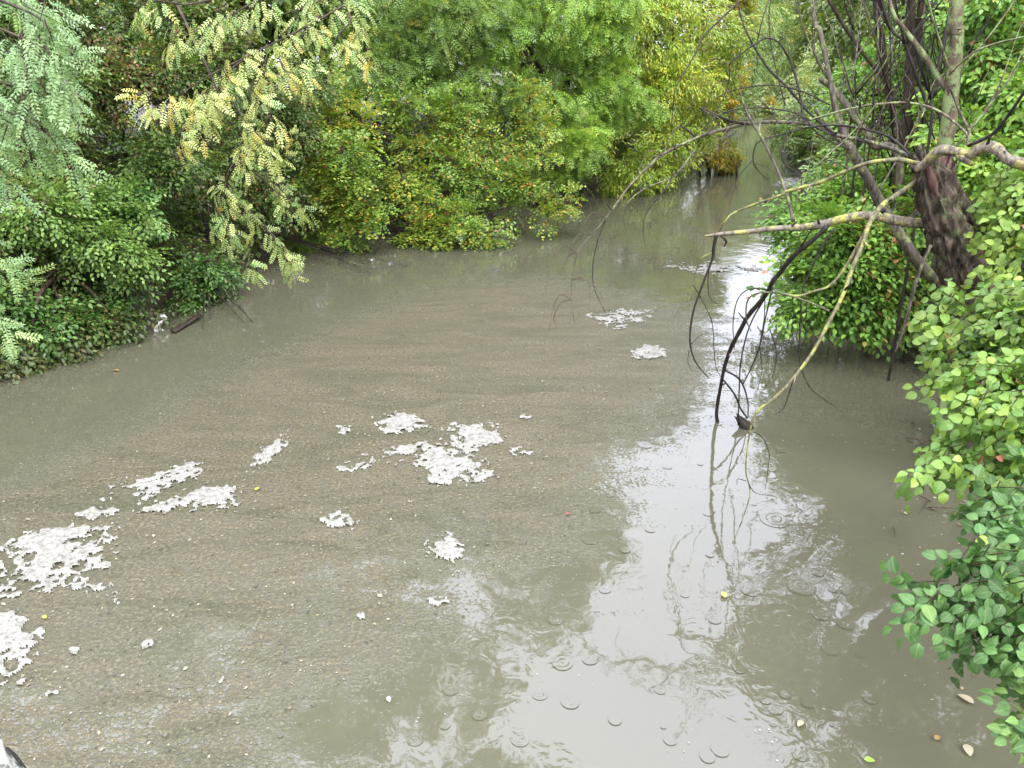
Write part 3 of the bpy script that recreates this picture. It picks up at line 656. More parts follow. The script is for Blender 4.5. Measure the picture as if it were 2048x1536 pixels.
G2 = "maple bushes overhanging the water"
plant("maple_bush", "rounded maple bush with yellowing leaves, the one nearer the pale locust branches", "bush", (-4.2, 18.2), [blob(660, 250, 16.6, 85), blob(690, 330, 16.2, 75), blob(620, 330, 16, 65), blob(700, 410, 15.9, 60), blob(640, 410, 15.8, 50), blob(720, 260, 17, 70), blob(590, 260, 16.6, 60), blob(690, 460, 15.8, 32)], 'maple', 1.35, 31, G2, gap_t=.42, bright=1.05, grow=1.22, lobe=6, shell=(.6, 1.08))
plant("maple_bush", "large maple bush with orange and yellow tips reaching furthest down over the water", "bush", (-1.2, 20.8), [blob(850, 260, 18, 80), blob(930, 280, 18, 85), blob(1020, 250, 18.6, 70), blob(1050, 330, 18, 65), blob(1090, 390, 17.8, 42), blob(880, 380, 17, 70), blob(960, 370, 17.4, 75), blob(840, 470, 16.6, 50), blob(910, 470, 16.4, 50), blob(870, 505, 16.4, 32), blob(800, 340, 17.4, 50), blob(1010, 410, 17.6, 45), blob(1075, 360, 17.6, 55), blob(1100, 405, 17.4, 34), blob(880, 515, 16.2, 30), blob(960, 480, 16.4, 36)], 'maple', 1.35, 32, G2, gap_t=.42, bright=1.05, grow=1.22, lobe=6, shell=(.6, 1.08))
G3 = "trees on the left bank"
plant("ash_tree", "dark green feathery ash standing above the two maple bushes", "tree", (-5.2, 21), [blob(640, 130, 19, 110), blob(760, 110, 19.5, 120), blob(880, 130, 20, 110), blob(800, 10, 20, 130), blob(940, 20, 20.5, 120), blob(650, 0, 20, 120), blob(960, 170, 20, 90), blob(540, 190, 18.4, 90), blob(720, 190, 18.6, 90)], 'darkash', .9, 33, G3, limbs=7, stem=.14, bright=1.45, grow=1.15, lobe=6)
plant("ash_tree", "bright green ash with drooping leaflets right of the orange tipped maple bush", "tree", (1.5, 24.6), [blob(1080, 90, 21.5, 95), blob(1140, 180, 21.5, 85), blob(1110, 10, 22, 110), blob(1190, 60, 22.5, 100), blob(1150, 280, 21.5, 70), blob(1200, 330, 21.8, 60), blob(1110, 330, 21.2, 45), blob(1230, 180, 22.5, 80), blob(1020, 60, 21, 80), blob(1080, 170, 21, 60)], 'ash', 1.25, 34, G3, limbs=7, stem=.13, bright=1.2, grow=1.12, lobe=6, gap_t=.45)
plant("box_elder_tree", "yellow green tree leaning over the river in the middle distance", "tree", (5.2, 29), [blob(1270, 90, 25, 100), blob(1340, 60, 26, 110), blob(1290, 200, 24.8, 85), blob(1370, 180, 26.5, 85), blob(1260, 290, 24, 70), blob(1330, 290, 25, 65), blob(1240, 360, 23.4, 45), blob(1290, 365, 23.8, 38), blob(1400, 60, 28, 90), blob(1300, -20, 26, 110), blob(1390, 260, 26.5, 45), blob(1410, 150, 28.5, 60)], 'elder', 1.2, 35, G3, limbs=7, stem=.13, gap_t=.36, bright=1.2, grow=1.12, lobe=6)
plant("box_elder_tree", "golden yellow tree at the bend behind the yellow green one", "tree", (8.2, 35), [blob(1440, 100, 32, 55), blob(1430, 190, 31, 45), blob(1455, 30, 33, 60), blob(1440, 230, 31, 30), blob(1460, 150, 32, 28)], 'yellow', 1.5, 36, G3, stem=.1, grow=1.15, bright=1.1, lobe=6)
plant("yellow_bush", "small yellow orange bush growing out of the water by dark roots", "bush", (7.2, 27.8), [blob(1445, 312, 28, 28), blob(1420, 322, 27.6, 22), blob(1460, 320, 28.4, 18)], 'yellow', 1.2, 37, None, scale=.7, stem=.04, grow=1.2)

# taller crowns further up and behind: they shut out the sky and stand in the water's reflection
G4 = "tall trees rising behind the left bank"
tall = [((-10.5, 14.5), [wblob(-10, 14.5, 6.5, 3.0), wblob(-9.8, 16, 9, 2.6), wblob(-8, 17, 5.6, 2.4)], "tall dark tree behind the far left shrubs"),
        ((-8.2, 20.6), [wblob(-8, 20.5, 6.5, 3), wblob(-7.5, 20.6, 10.5, 2.6), wblob(-5.6, 19, 14.6, 2.3), wblob(-6, 20, 6, 2.6), wblob(-1.4, 15.5, 17, 2.3)], "tall dark tree behind the pale locust branches"),
        ((-5, 26), [wblob(-4, 26, 7.5, 3.2), wblob(-3, 25.5, 12, 2.6), wblob(-2.6, 22.6, 17.4, 2.3), wblob(-2.4, 24, 5.5, 2.8)], "tall dark tree behind the dark feathery ash"),
        ((.2, 29), [wblob(.2, 29, 8, 3.2), wblob(1.2, 28, 12.4, 2.6), wblob(1, 25, 15.6, 2.0), wblob(3, 27, 14.2, 2.0)], "tall dark tree behind the bright green ash"),
        ((5, 34), [wblob(5.4, 34, 8, 3.2), wblob(6, 33, 10.5, 2.4)], "tall dark tree behind the yellow green leaning tree"),
        ((-13, 9), [wblob(-12.4, 9, 5.5, 3.0), wblob(-12.4, 9, 9, 2.6)], "tall dark tree beside the near locust")]
for i, (bs, bb, lb) in enumerate(tall):
    plant("alder_tree", lb, "tree", bs, bb, 'coarse', 1.1, 41+i, G4, stem=.2, twigs=False, back=.8, gap_t=.3, limbs=3)
for i, (bs, bb) in enumerate([((-15, 22), [wblob(-14, 21, 5, 4), wblob(-14, 21, 10, 3.5)]), ((-9, 29), [wblob(-9, 28, 6, 4.5), wblob(-9, 28, 11, 3.5)]), ((-2, 35), [wblob(-2, 34, 6, 4.5), wblob(-1, 34, 11, 3.5)]), ((4, 43), [wblob(4.5, 42, 6, 4.5), wblob(5, 42, 11, 3.5)])]):
    plant("alder_tree", "dense tree standing further back on the left bank, behind the " + ("far left shrubs", "pale locust", "maple bushes", "yellow green leaning tree")[i], "tree", bs, bb, 'coarse', .9, 51+i, "second row of trees in the left bank wood", stem=.22, twigs=False, back=.8, gap_t=.25, limbs=2, scale=1.25)

def undergrowth(label, edge, side, y0, y1, n, seed, hmax):
    r_ = np.random.default_rng(seed); y = r_.uniform(y0, y1, n); x = np.interp(y, edge[:, 1], edge[:, 0]) + side*(r_.random(n)**1.3*7+.25)
    z0 = ground_z(x, y); dd_ = np.abs(x-np.interp(y, edge[:, 1], edge[:, 0])); z = z0 + r_.random(n)*np.minimum(hmax, .3+dd_*.8)
    p = np.stack([x, y, z], -1); d = norm(np.stack([-side*r_.random(n), r_.normal(-.3, .5, n), r_.normal(.1, .4, n)], -1)); u = norm(np.array([0, 0, 1.])+r_.normal(0, .3, (n, 3)))
    root = plant("undergrowth", label, "undergrowth", (float(x.mean()+side*2), float(y.mean())), [(np.array([x.mean()+side*3, y.mean(), 1.2]), np.array([.6, .6, .6]))], 'coarse', .5, seed, extra=(p, d, u), twigs=False, stem=.03, limbs=1, scale=.8, bright=.9)
    tag(root, kind="stuff"); del root["category"]
undergrowth("dark undergrowth filling the ground below the left bank trees", LEFT, -1, 4, 62, 2600, 301, 3.2)
undergrowth("dark undergrowth filling the ground below the right bank trees", RIGHT, 1, 7, 64, 2200, 302, 3.0)

# ------------------------------------------------------------------ far end of the river
G5 = "trees round the far bend of the river"
far = [((10.5, 44), [blob(1470, 130, 42, 60), blob(1475, 40, 43, 75), blob(1470, 215, 42, 30), blob(1440, 60, 43, 70)], 'willow', "grey green willow where the left bank turns out of sight"),
       ((21, 71), [blob(1525, 130, 68, 60), blob(1520, 60, 69, 60), blob(1500, 190, 68.5, 42), blob(1555, 190, 69, 40), blob(1590, 195, 69, 34), blob(1530, -40, 70, 70), blob(1600, 20, 72, 50)], 'willow', "bluish green tree at the end of the river"),
       ((27, 80), [blob(1565, 95, 78, 50), blob(1580, 145, 76, 42), blob(1545, 40, 80, 50), blob(1555, 0, 80, 40), blob(1570, -60, 82, 60)], 'far', "pale yellow tree under the bright gap of sky"),
       ((20, 56), [blob(1600, 195, 52, 45), blob(1640, 150, 53, 50), blob(1630, 215, 51, 38), blob(1590, 228, 50, 22)], 'willow', "dark olive tree overhanging the far right bend"),
       ((28, 72), [blob(1680, 90, 66, 80), blob(1650, 40, 68, 55), blob(1740, 60, 64, 80), blob(1700, 10, 66, 70), blob(1640, 110, 68, 50), blob(1650, -60, 70, 60)], 'far', "yellow green tree behind the bare trunks on the right"),
       ((38, 110), [blob(1560, 60, 108, 34), blob(1600, 95, 104, 34), blob(1620, 60, 100, 22), blob(1500, 40, 100, 50), blob(1640, -20, 110, 40), blob(1540, -60, 105, 60), blob(1660, 40, 108, 45), blob(1580, 20, 112, 30), blob(1540, 110, 100, 45), blob(1610, 140, 100, 45)], 'far', "farthest pale tree behind the river bend")]
for i, (bs, bb, sp, lb) in enumerate(far):
    plant("bankside_tree", lb, "tree", bs, bb, sp, 2.1, 61+i, G5, bright=1.15, stem=.14, twigs=False, scale=1.5, gap_t=.36, limbs=4)
plant("bankside_shrub", "hazy yellow green shrubs closing off the river at the far bend", "shrub", (22, 67), [blob(1492, 222, 60.5, 24), blob(1515, 228, 61, 20), blob(1535, 226, 62, 20), blob(1560, 226, 62.5, 22), blob(1585, 222, 62, 24), blob(1540, 200, 65, 34), blob(1475, 205, 61, 28), blob(1500, 190, 64, 34)], 'far', 2.2, 74, None, twigs=False, scale=1.2, lobe=4)
plant("yellow_bush", "tiny bright yellow bush at the water's edge of the far bend", "bush", (17.6, 60.5), [blob(1535, 202, 62, 9), blob(1546, 206, 62, 6)], 'yellow', 3, 71, None, twigs=False, stem=.04)
plant("bank_shrub", "low green shrub on the dark mud at the right bank beyond the dead branches", "shrub", (11.4, 31.6), [blob(1560, 285, 30.5, 32), blob(1600, 290, 29.5, 36), blob(1640, 285, 29, 34), blob(1575, 262, 32, 26), blob(1680, 240, 29, 60)], 'mid', 2.2, 72, None, scale=.9, stem=.05)
for i, (bs, bb, lb) in enumerate([((14, 24), [wblob(13.4, 24, 6.5, 3), wblob(13, 24, 9.4, 2.4), wblob(8.4, 18, 12.6, 1.8)], "tall tree rising behind the bare trunks"), ((15, 34), [wblob(15.5, 33, 6, 3.4), wblob(15.4, 33, 9, 2.4)], "tall tree over the far right shrub"), ((12, 13.5), [wblob(11.3, 13, 6.5, 3), wblob(11, 13, 9.6, 2.6), wblob(7.4, 11.4, 12.6, 2.0)], "tall tree overhead on the right bank behind the broken willow"), ((10.5, 7), [wblob(9.8, 7, 6.2, 2.8), wblob(8.8, 6.8, 8.8, 2.4)], "tall tree beside the camera on the right bank"), ((19, 17), [wblob(18, 17, 5, 4), wblob(18, 17, 9, 3.4)], "tree in the back of the right bank wood"), ((22, 27), [wblob(21, 27, 5, 4), wblob(21, 27, 9.6, 3.4)], "tree at the back of the right bank behind the bare trunks")]):
    plant("alder_tree", lb, "tree", bs, bb, 'coarse', 1.1, 81+i, "tall trees on the right bank", stem=.2, twigs=False, back=.8, gap_t=.3, limbs=3, bright=1.25)

# ------------------------------------------------------------------ right bank plants
G6 = "shrubs on the right bank"
plant("honeysuckle_shrub", "green shrub bending low over the water under the lichen branches", "shrub", (6.6, 10.6), [blob(1590, 560, 9.8, 62), blob(1650, 520, 9.8, 75), blob(1720, 500, 9.8, 80), blob(1700, 590, 9.5, 58), blob(1640, 592, 9.5, 44), blob(1770, 600, 9.6, 46), blob(1720, 635, 9.4, 28), blob(1780, 520, 9.6, 70), blob(1560, 520, 10, 40), blob(1800, 440, 9.6, 60)], 'mid', 1.9, 91, G6, leaf_parts=True, minz=.12, gap_t=.43, stem=.05, grow=1.12, lobe=6, bright=1.1)
plant("honeysuckle_shrub", "green shrub behind the lichen branches with a patch of pinkish leaves", "shrub", (8.2, 14), [blob(1650, 440, 12.6, 60), blob(1710, 400, 12.4, 75), blob(1780, 370, 12, 80), blob(1680, 350, 13.4, 60), blob(1590, 450, 12.8, 36), blob(1730, 300, 13, 65), blob(1660, 400, 13, 45)], 'mid', 1.9, 92, G6, leaf_parts=True, stem=.05, grow=1.12, lobe=6, bright=1.2)
plant("honeysuckle_shrub", "tall green shrub behind the bare brown trunks", "shrub", (9.6, 16.5), [blob(1730, 180, 15, 75), blob(1790, 230, 14.4, 85), blob(1840, 160, 14.6, 90), blob(1750, 250, 14.6, 70), blob(1700, 240, 16, 55), blob(1860, 260, 13.6, 80), blob(1900, 60, 14, 100), blob(1800, 90, 15.6, 70)], 'mid', 1.3, 93, G6, leaf_parts=True, stem=.06, grow=1.12, lobe=6, bright=1.3)
plant("honeysuckle_shrub", "leafy shrub filling the top right corner", "shrub", (9.2, 9.6), [blob(1990, 120, 10.5, 100), blob(2050, 60, 10, 110), blob(1960, 30, 11, 90), blob(2080, 200, 9.6, 110), blob(1960, 220, 10.4, 80), blob(1930, 300, 9.6, 60), blob(2000, 330, 9, 80)], 'mid', 1.8, 94, G6, leaf_parts=True, stem=.06, bright=1.35, lobe=6)
plant("honeysuckle_shrub", "bright green shrub at the right edge beside the broken willow trunk", "shrub", (5.6, 6.2), [blob(2060, 420, 6.3, 70), blob(2070, 520, 5.8, 70), blob(2010, 480, 6.4, 36)], 'bright', 1.7, 95, G6, leaf_parts=True, bark=M_DARK, inset=1.0, wob=.7, lobe=4, gap_t=.47, gap_f=.5, extra=along([[(2090, 345, 6.2), (2020, 360, 6.2), (1975, 392, 6.2)], [(2090, 400, 6.0), (2010, 420, 6.0), (1972, 452, 6.0)], [(2090, 450, 5.8), (2010, 475, 5.9), (1975, 510, 5.9)], [(2090, 520, 5.6), (2020, 535, 5.6), (1985, 560, 5.6)], [(2090, 290, 6.4), (2030, 310, 6.4), (1990, 345, 6.4)]], 0.075, 77, spread=.55, down=.35, shift=20)[0])
plant("honeysuckle_shrub", "light green shrub under the foot of the broken willow", "shrub", (4.6, 5.2), [blob(2040, 640, 4.9, 70), blob(2070, 720, 4.8, 60), blob(1985, 690, 5.0, 40)], 'bright', 1.7, 96, G6, leaf_parts=True, bark=M_DARK, bright=.85, inset=1.0, wob=.7, lobe=4, gap_t=.47, gap_f=.5, extra=along([[(2080, 590, 4.9), (1975, 580, 5.0), (1910, 590, 5.0), (1872, 605, 5.0)], [(2080, 640, 4.7), (1970, 640, 4.8), (1905, 655, 4.8), (1868, 672, 4.8)], [(2080, 690, 4.8), (1970, 695, 4.8), (1910, 708, 4.9), (1872, 722, 4.9)], [(2060, 560, 5.2), (1995, 565, 5.2), (1940, 590, 5.2)], [(2060, 720, 4.6), (1960, 738, 4.7), (1905, 752, 4.8)], [(1990, 700, 5.0), (1930, 680, 5.0), (1890, 640, 5.0), (1880, 600, 5.0)]], 0.075, 77, spread=.55, down=.35, shift=20)[0])
plant("honeysuckle_shrub", "yellow green shrub with the lightest leaves halfway down the right edge", "shrub", (4.3, 4.2), [blob(2060, 780, 4.3, 70), blob(2070, 880, 4.1, 60), blob(2000, 830, 4.3, 36)], 'bright', 1.8, 97, G6, leaf_parts=True, bark=M_DARK, bright=1.05, inset=1.0, wob=.7, lobe=4, gap_t=.47, gap_f=.5, extra=along([[(2080, 735, 4.3), (1995, 722, 4.3), (1945, 735, 4.3), (1918, 752, 4.3)], [(2080, 775, 4.1), (1985, 780, 4.1), (1935, 795, 4.1), (1905, 812, 4.1)], [(2080, 820, 4.2), (1980, 838, 4.2), (1925, 850, 4.2), (1896, 868, 4.2)], [(2080, 865, 4.0), (1970, 885, 4.0), (1900, 900, 4.0), (1866, 912, 4.0)], [(2080, 905, 3.9), (1985, 922, 3.9), (1925, 928, 4.0), (1880, 925, 4.0)], [(2080, 935, 3.9), (2010, 938, 3.9), (1965, 945, 3.9)], [(2080, 800, 3.9), (2010, 810, 3.9), (1960, 840, 3.95), (1940, 880, 4.0)]], 0.075, 77, spread=.55, down=.35, shift=20)[0])
plant("honeysuckle_shrub", "dark green spray hanging over the water below the yellow green shrub", "shrub", (4.1, 3.6), [blob(2070, 1000, 3.7, 55), blob(2075, 950, 3.8, 40)], 'deep', 1.8, 98, G6, leaf_parts=True, bark=M_DARK, inset=1.0, wob=.7, lobe=4, gap_t=.47, gap_f=.5, extra=along([[(2080, 960, 3.7), (2010, 965, 3.7), (1968, 985, 3.7)], [(2080, 1000, 3.6), (2015, 1005, 3.6), (1965, 1030, 3.6)], [(2080, 1035, 3.6), (2025, 1040, 3.6), (1985, 1058, 3.6)]], 0.075, 77, spread=.55, down=.35, shift=20)[0])
plant("dogwood_shrub", "deep green large leaved shrub reaching out at the lower right edge", "shrub", (3.9, 2.9), [blob(2060, 1180, 3.2, 60), blob(2075, 1100, 3.2, 55), blob(2060, 1260, 3.1, 40)], 'deep', 1.8, 99, None, leaf_parts=True, bark=M_DARK, shell=(.6, 1.0), inset=1.0, wob=.7, lobe=4, extra=along([[(2090, 1085, 3.05), (2000, 1088, 3.05), (1950, 1105, 3.05)], [(2090, 1120, 3.0), (1970, 1145, 3.0), (1895, 1168, 3.0), (1848, 1176, 3.0)], [(2090, 1150, 2.9), (1990, 1185, 2.95), (1920, 1200, 2.95), (1880, 1215, 2.95), (1858, 1232, 2.95)], [(2090, 1200, 2.85), (2000, 1232, 2.85), (1950, 1252, 2.9), (1922, 1265, 2.9)], [(2090, 1245, 2.8), (2025, 1280, 2.8), (1985, 1300, 2.8)], [(2090, 1285, 2.75), (2040, 1325, 2.75), (2012, 1362, 2.75)], [(2090, 1110, 2.9), (2020, 1150, 2.9), (1985, 1185, 2.9), (1965, 1225, 2.9)], [(2060, 1230, 2.8), (2030, 1270, 2.8), (2015, 1320, 2.8)]], 0.06, 77, spread=.55, down=.35, shift=20)[0])
plant("dogwood_shrub", "few deep green leaves on a twig in the lower right corner", "shrub", (3.3, 2.2), [blob(2075, 1445, 2.6, 26), blob(2100, 1415, 2.6, 36)], 'deep', 1.1, 100, None, leaf_parts=True, bark=M_DARK, scale=.8)

# ------------------------------------------------------------------ broken willow
wl = thing("willow_tree", "broken old willow with torn reddish wood and lichen covered limbs over the water", "tree", (4.45, 6.3, float(ground_z(np.array([4.45]), np.array([6.3]))[0])))
tr = pxtube("trunk", [(2060, 900, 6.2, 130), (2010, 760, 6.25, 106), (1965, 640, 6.3, 90), (1925, 540, 6.3, 77), (1893, 455, 6.3, 69), (1868, 390, 6.3, 64), (1852, 330, 6.3, 56)], M_STUMP, wl, sides=72, per=22, ridge=.075, rough=.12, seed=3, ragged=.1)
pxtube("trunk", [(1975, 590, 6.55, 66), (1945, 490, 6.6, 56), (1920, 430, 6.6, 48), (1897, 385, 6.55, 46), (1886, 345, 6.5, 44)], M_STUMP, wl, sides=32, per=12, ridge=.03, rough=.1, seed=8, ragged=.12)
def wood(pts, seed): return tag(pxtube("torn_wood", pts, M_TORN, wl, sides=14, per=8, ridge=.012, rough=.15, seed=seed, ragged=.09), "torn reddish inner wood at the broken top")
wood([(1874, 400, 6.23, 11), (1866, 372, 6.2, 15), (1857, 336, 6.21, 13)], 4); wood([(1886, 385, 6.44, 20), (1885, 355, 6.44, 26), (1888, 333, 6.44, 24)], 5)
def br(pts, mat, **kw): return pxtube("branch", [(a, c, Y, wd*.76) for a, c, Y, wd in pts], mat, wl, **dict(dict(sides=8, per=7, rough=.16), **kw))
tag(br([(1832, 338, 6.2, 18), (1850, 328, 6.15, 24), (1880, 302, 6.05, 27), (1915, 304, 5.95, 24), (1940, 308, 5.9, 28), (1960, 297, 5.85, 30), (1990, 297, 5.75, 30), (2015, 318, 5.65, 26), (2040, 326, 5.6, 27), (2110, 350, 5.5, 26)], M_LICHEN, sides=14, rough=.16, seed=2), "pale crooked limb with yellow lichen")
br([(1912, 308, 5.95, 18), (1928, 318, 5.9, 17), (1944, 328, 5.88, 14)], M_LICHEN, sides=10, rough=.2, ragged=.02)
br([(1935, 292, 5.9, 9), (1985, 268, 5.8, 9), (2016, 232, 5.7, 9), (2048, 184, 5.6, 8), (2090, 110, 5.5, 7)], M_DARK, seed=4)
br([(1936, 292, 5.9, 9), (1938, 262, 5.95, 8), (1920, 225, 6.0, 7), (1900, 175, 6.0, 5)], M_GREYBARK)
br([(1838, 328, 6.2, 12), (1800, 320, 6.2, 12), (1740, 325, 6.3, 10), (1690, 343, 6.4, 9), (1640, 365, 6.5, 9), (1572, 383, 6.6, 8), (1560, 391, 6.6, 7), (1480, 420, 6.8, 6), (1452, 440, 6.8, 5), (1430, 480, 6.9, 4), (1424, 500, 6.9, 2)], M_YELLOW)
tag(br([(1900, 445, 6.4, 30), (1850, 447, 6.4, 28), (1800, 442, 6.4, 27), (1740, 431, 6.4, 23), (1690, 437, 6.5, 22), (1640, 450, 6.6, 19), (1600, 455, 6.7, 17), (1550, 457, 6.7, 14), (1500, 463, 6.8, 13), (1440, 468, 6.8, 10), (1412, 472, 6.8, 5)], M_LICHEN, sides=14, per=8, rough=.1, seed=6, ragged=.05), "long broken limb with splintered end and yellow lichen")
br([(1432, 470, 6.8, 10), (1427, 498, 6.8, 9), (1424, 520, 6.8, 7), (1405, 570, 6.8, 6), (1386, 625, 6.8, 5.5), (1380, 680, 6.8, 5), (1390, 722, 6.8, 4), (1417, 756, 6.8, 2.5)], M_DARK, rough=.14)
br([(1440, 470, 6.8, 5), (1452, 482, 6.8, 6), (1448, 494, 6.8, 2)], M_DARK)
br([(1425, 505, 6.8, 3), (1400, 520, 6.85, 3), (1388, 560, 6.9, 2.5), (1376, 605, 6.9, 1.5)], M_YELLOW)
br([(1422, 520, 6.8, 3), (1416, 560, 6.8, 2.4), (1420, 595, 6.8, 2), (1440, 612, 6.8, 1.2)], M_DARK)
tag(br([(1845, 352, 6.3, 11), (1828, 365, 6.3, 12), (1790, 393, 6.25, 14), (1765, 410, 6.2, 14), (1740, 445, 6.1, 12), (1725, 490, 6.0, 11), (1705, 535, 5.9, 11), (1688, 585, 5.8, 10), (1660, 640, 5.7, 10), (1625, 705, 5.6, 9), (1580, 765, 5.5, 9), (1545, 800, 5.45, 9), (1515, 822, 5.4, 7), (1503, 850, 5.4, 5), (1494, 900, 5.4, 4.4), (1492, 945, 5.4, 4), (1500, 985, 5.4, 3), (1488, 1030, 5.4, 2.4), (1478, 1055, 5.4, 1.5)], M_YELLOW, rough=.13, per=5), "long thin limb covered in yellow lichen drooping to the water")
br([(1733, 458, 6.1, 8), (1705, 510, 6.1, 8), (1680, 550, 6.1, 7), (1655, 574, 6.1, 7), (1625, 583, 6.1, 6), (1597, 592, 6.1, 6), (1567, 589, 6.1, 4), (1552, 602, 6.1, 3)], M_YELLOW)
br([(1658, 622, 5.7, 5), (1620, 605, 5.9, 5), (1580, 592, 6.0, 4), (1545, 585, 6.1, 4), (1510, 588, 6.2, 4), (1494, 605, 6.3, 4), (1493, 640, 6.4, 3.5), (1502, 662, 6.4, 3)], M_GREYBARK)
tag(br([(1655, 452, 6.55, 11), (1620, 485, 6.6, 13), (1587, 512, 6.7, 13), (1560, 545, 6.85, 12), (1546, 562, 6.9, 12), (1530, 592, 7.0, 12), (1497, 631, 7.15, 12), (1478, 665, 7.25, 11), (1464, 692, 7.35, 11), (1450, 730, 7.45, 10), (1440, 780, 7.55, 9), (1433, 825, 7.6, 9), (1436, 850, 7.62, 11), (1437, 870, 7.63, 9)], M_DARK, rough=.14, per=5), "dark wet limb bending down into the water")
dk = [[(1450, 740, 7.45, 5), (1480, 760, 7.45, 5), (1495, 800, 7.5, 4), (1496, 835, 7.5, 3)], [(1447, 760, 7.5, 5), (1470, 790, 7.5, 5), (1480, 815, 7.5, 5), (1494, 836, 7.5, 4)], [(1532, 592, 7, 5), (1500, 650, 7.1, 4), (1482, 720, 7.2, 4), (1478, 790, 7.4, 4), (1476, 850, 7.45, 4)], [(1545, 575, 6.9, 5), (1530, 640, 7, 4), (1520, 690, 7, 4), (1505, 730, 7.1, 3.5), (1485, 770, 7.2, 3)],
      [(1540, 580, 6.9, 4), (1500, 578, 6.8, 3.5), (1475, 600, 6.8, 3), (1466, 650, 6.8, 3), (1470, 700, 6.8, 2)], [(1530, 590, 7, 3), (1528, 640, 7, 2.6), (1520, 690, 7, 2.5), (1524, 740, 7, 2), (1515, 780, 7, 1.5)], [(1540, 660, 6.8, 3), (1552, 700, 6.8, 2.6), (1548, 745, 6.8, 2), (1530, 775, 6.8, 1.5)], [(1602, 650, 5.6, 3.5), (1598, 700, 5.6, 3), (1602, 735, 5.6, 3), (1620, 775, 5.6, 3), (1650, 800, 5.6, 2.5), (1674, 815, 5.6, 1.5)], [(1595, 735, 5.55, 3), (1580, 780, 5.5, 3), (1568, 815, 5.5, 2.4), (1550, 830, 5.5, 1.4)], [(1497, 865, 5.4, 2.5), (1520, 870, 5.4, 2.5), (1538, 905, 5.4, 2), (1535, 945, 5.4, 1.5), (1530, 980, 5.4, 1.2)], [(1494, 960, 5.4, 2.5), (1510, 985, 5.4, 2.3), (1548, 992, 5.4, 1.4)], [(1492, 962, 5.4, 2.5), (1476, 958, 5.4, 2), (1474, 968, 5.4, 1.5)],
      [(1386, 570, 6.85, 2.5), (1404, 600, 6.85, 2.5), (1424, 645, 6.85, 2.5), (1428, 700, 6.85, 2.2), (1432, 735, 6.85, 2), (1445, 760, 6.85, 1.5)], [(1380, 690, 6.8, 2), (1400, 672, 6.8, 1.8), (1425, 662, 6.8, 1.4)], [(1378, 700, 6.8, 2), (1376, 725, 6.8, 1.6), (1386, 745, 6.8, 1.2)], [(1590, 510, 6.7, 4), (1610, 480, 6.6, 4), (1625, 455, 6.5, 3)], [(1670, 455, 6.5, 7), (1640, 500, 6.5, 6), (1620, 545, 6.5, 5), (1605, 580, 6.5, 4), (1600, 640, 6.5, 3), (1598, 690, 6.5, 2)], [(1612, 590, 6.4, 3), (1612, 640, 6.4, 2.6), (1606, 670, 6.4, 1.6)], [(1585, 590, 6.2, 3), (1586, 640, 6.2, 2.5), (1576, 690, 6.2, 1.5)]]
for k, q in enumerate(dk): br(q, M_DARK if k not in (10, 11) else M_TWIG, sides=5, per=5, seed=k)
br([(1862, 490, 6.0, 9), (1840, 540, 6.0, 9), (1825, 590, 6.0, 9), (1812, 640, 6.0, 8), (1800, 680, 6.0, 6), (1790, 705, 6.0, 4)], M_GREYBARK)
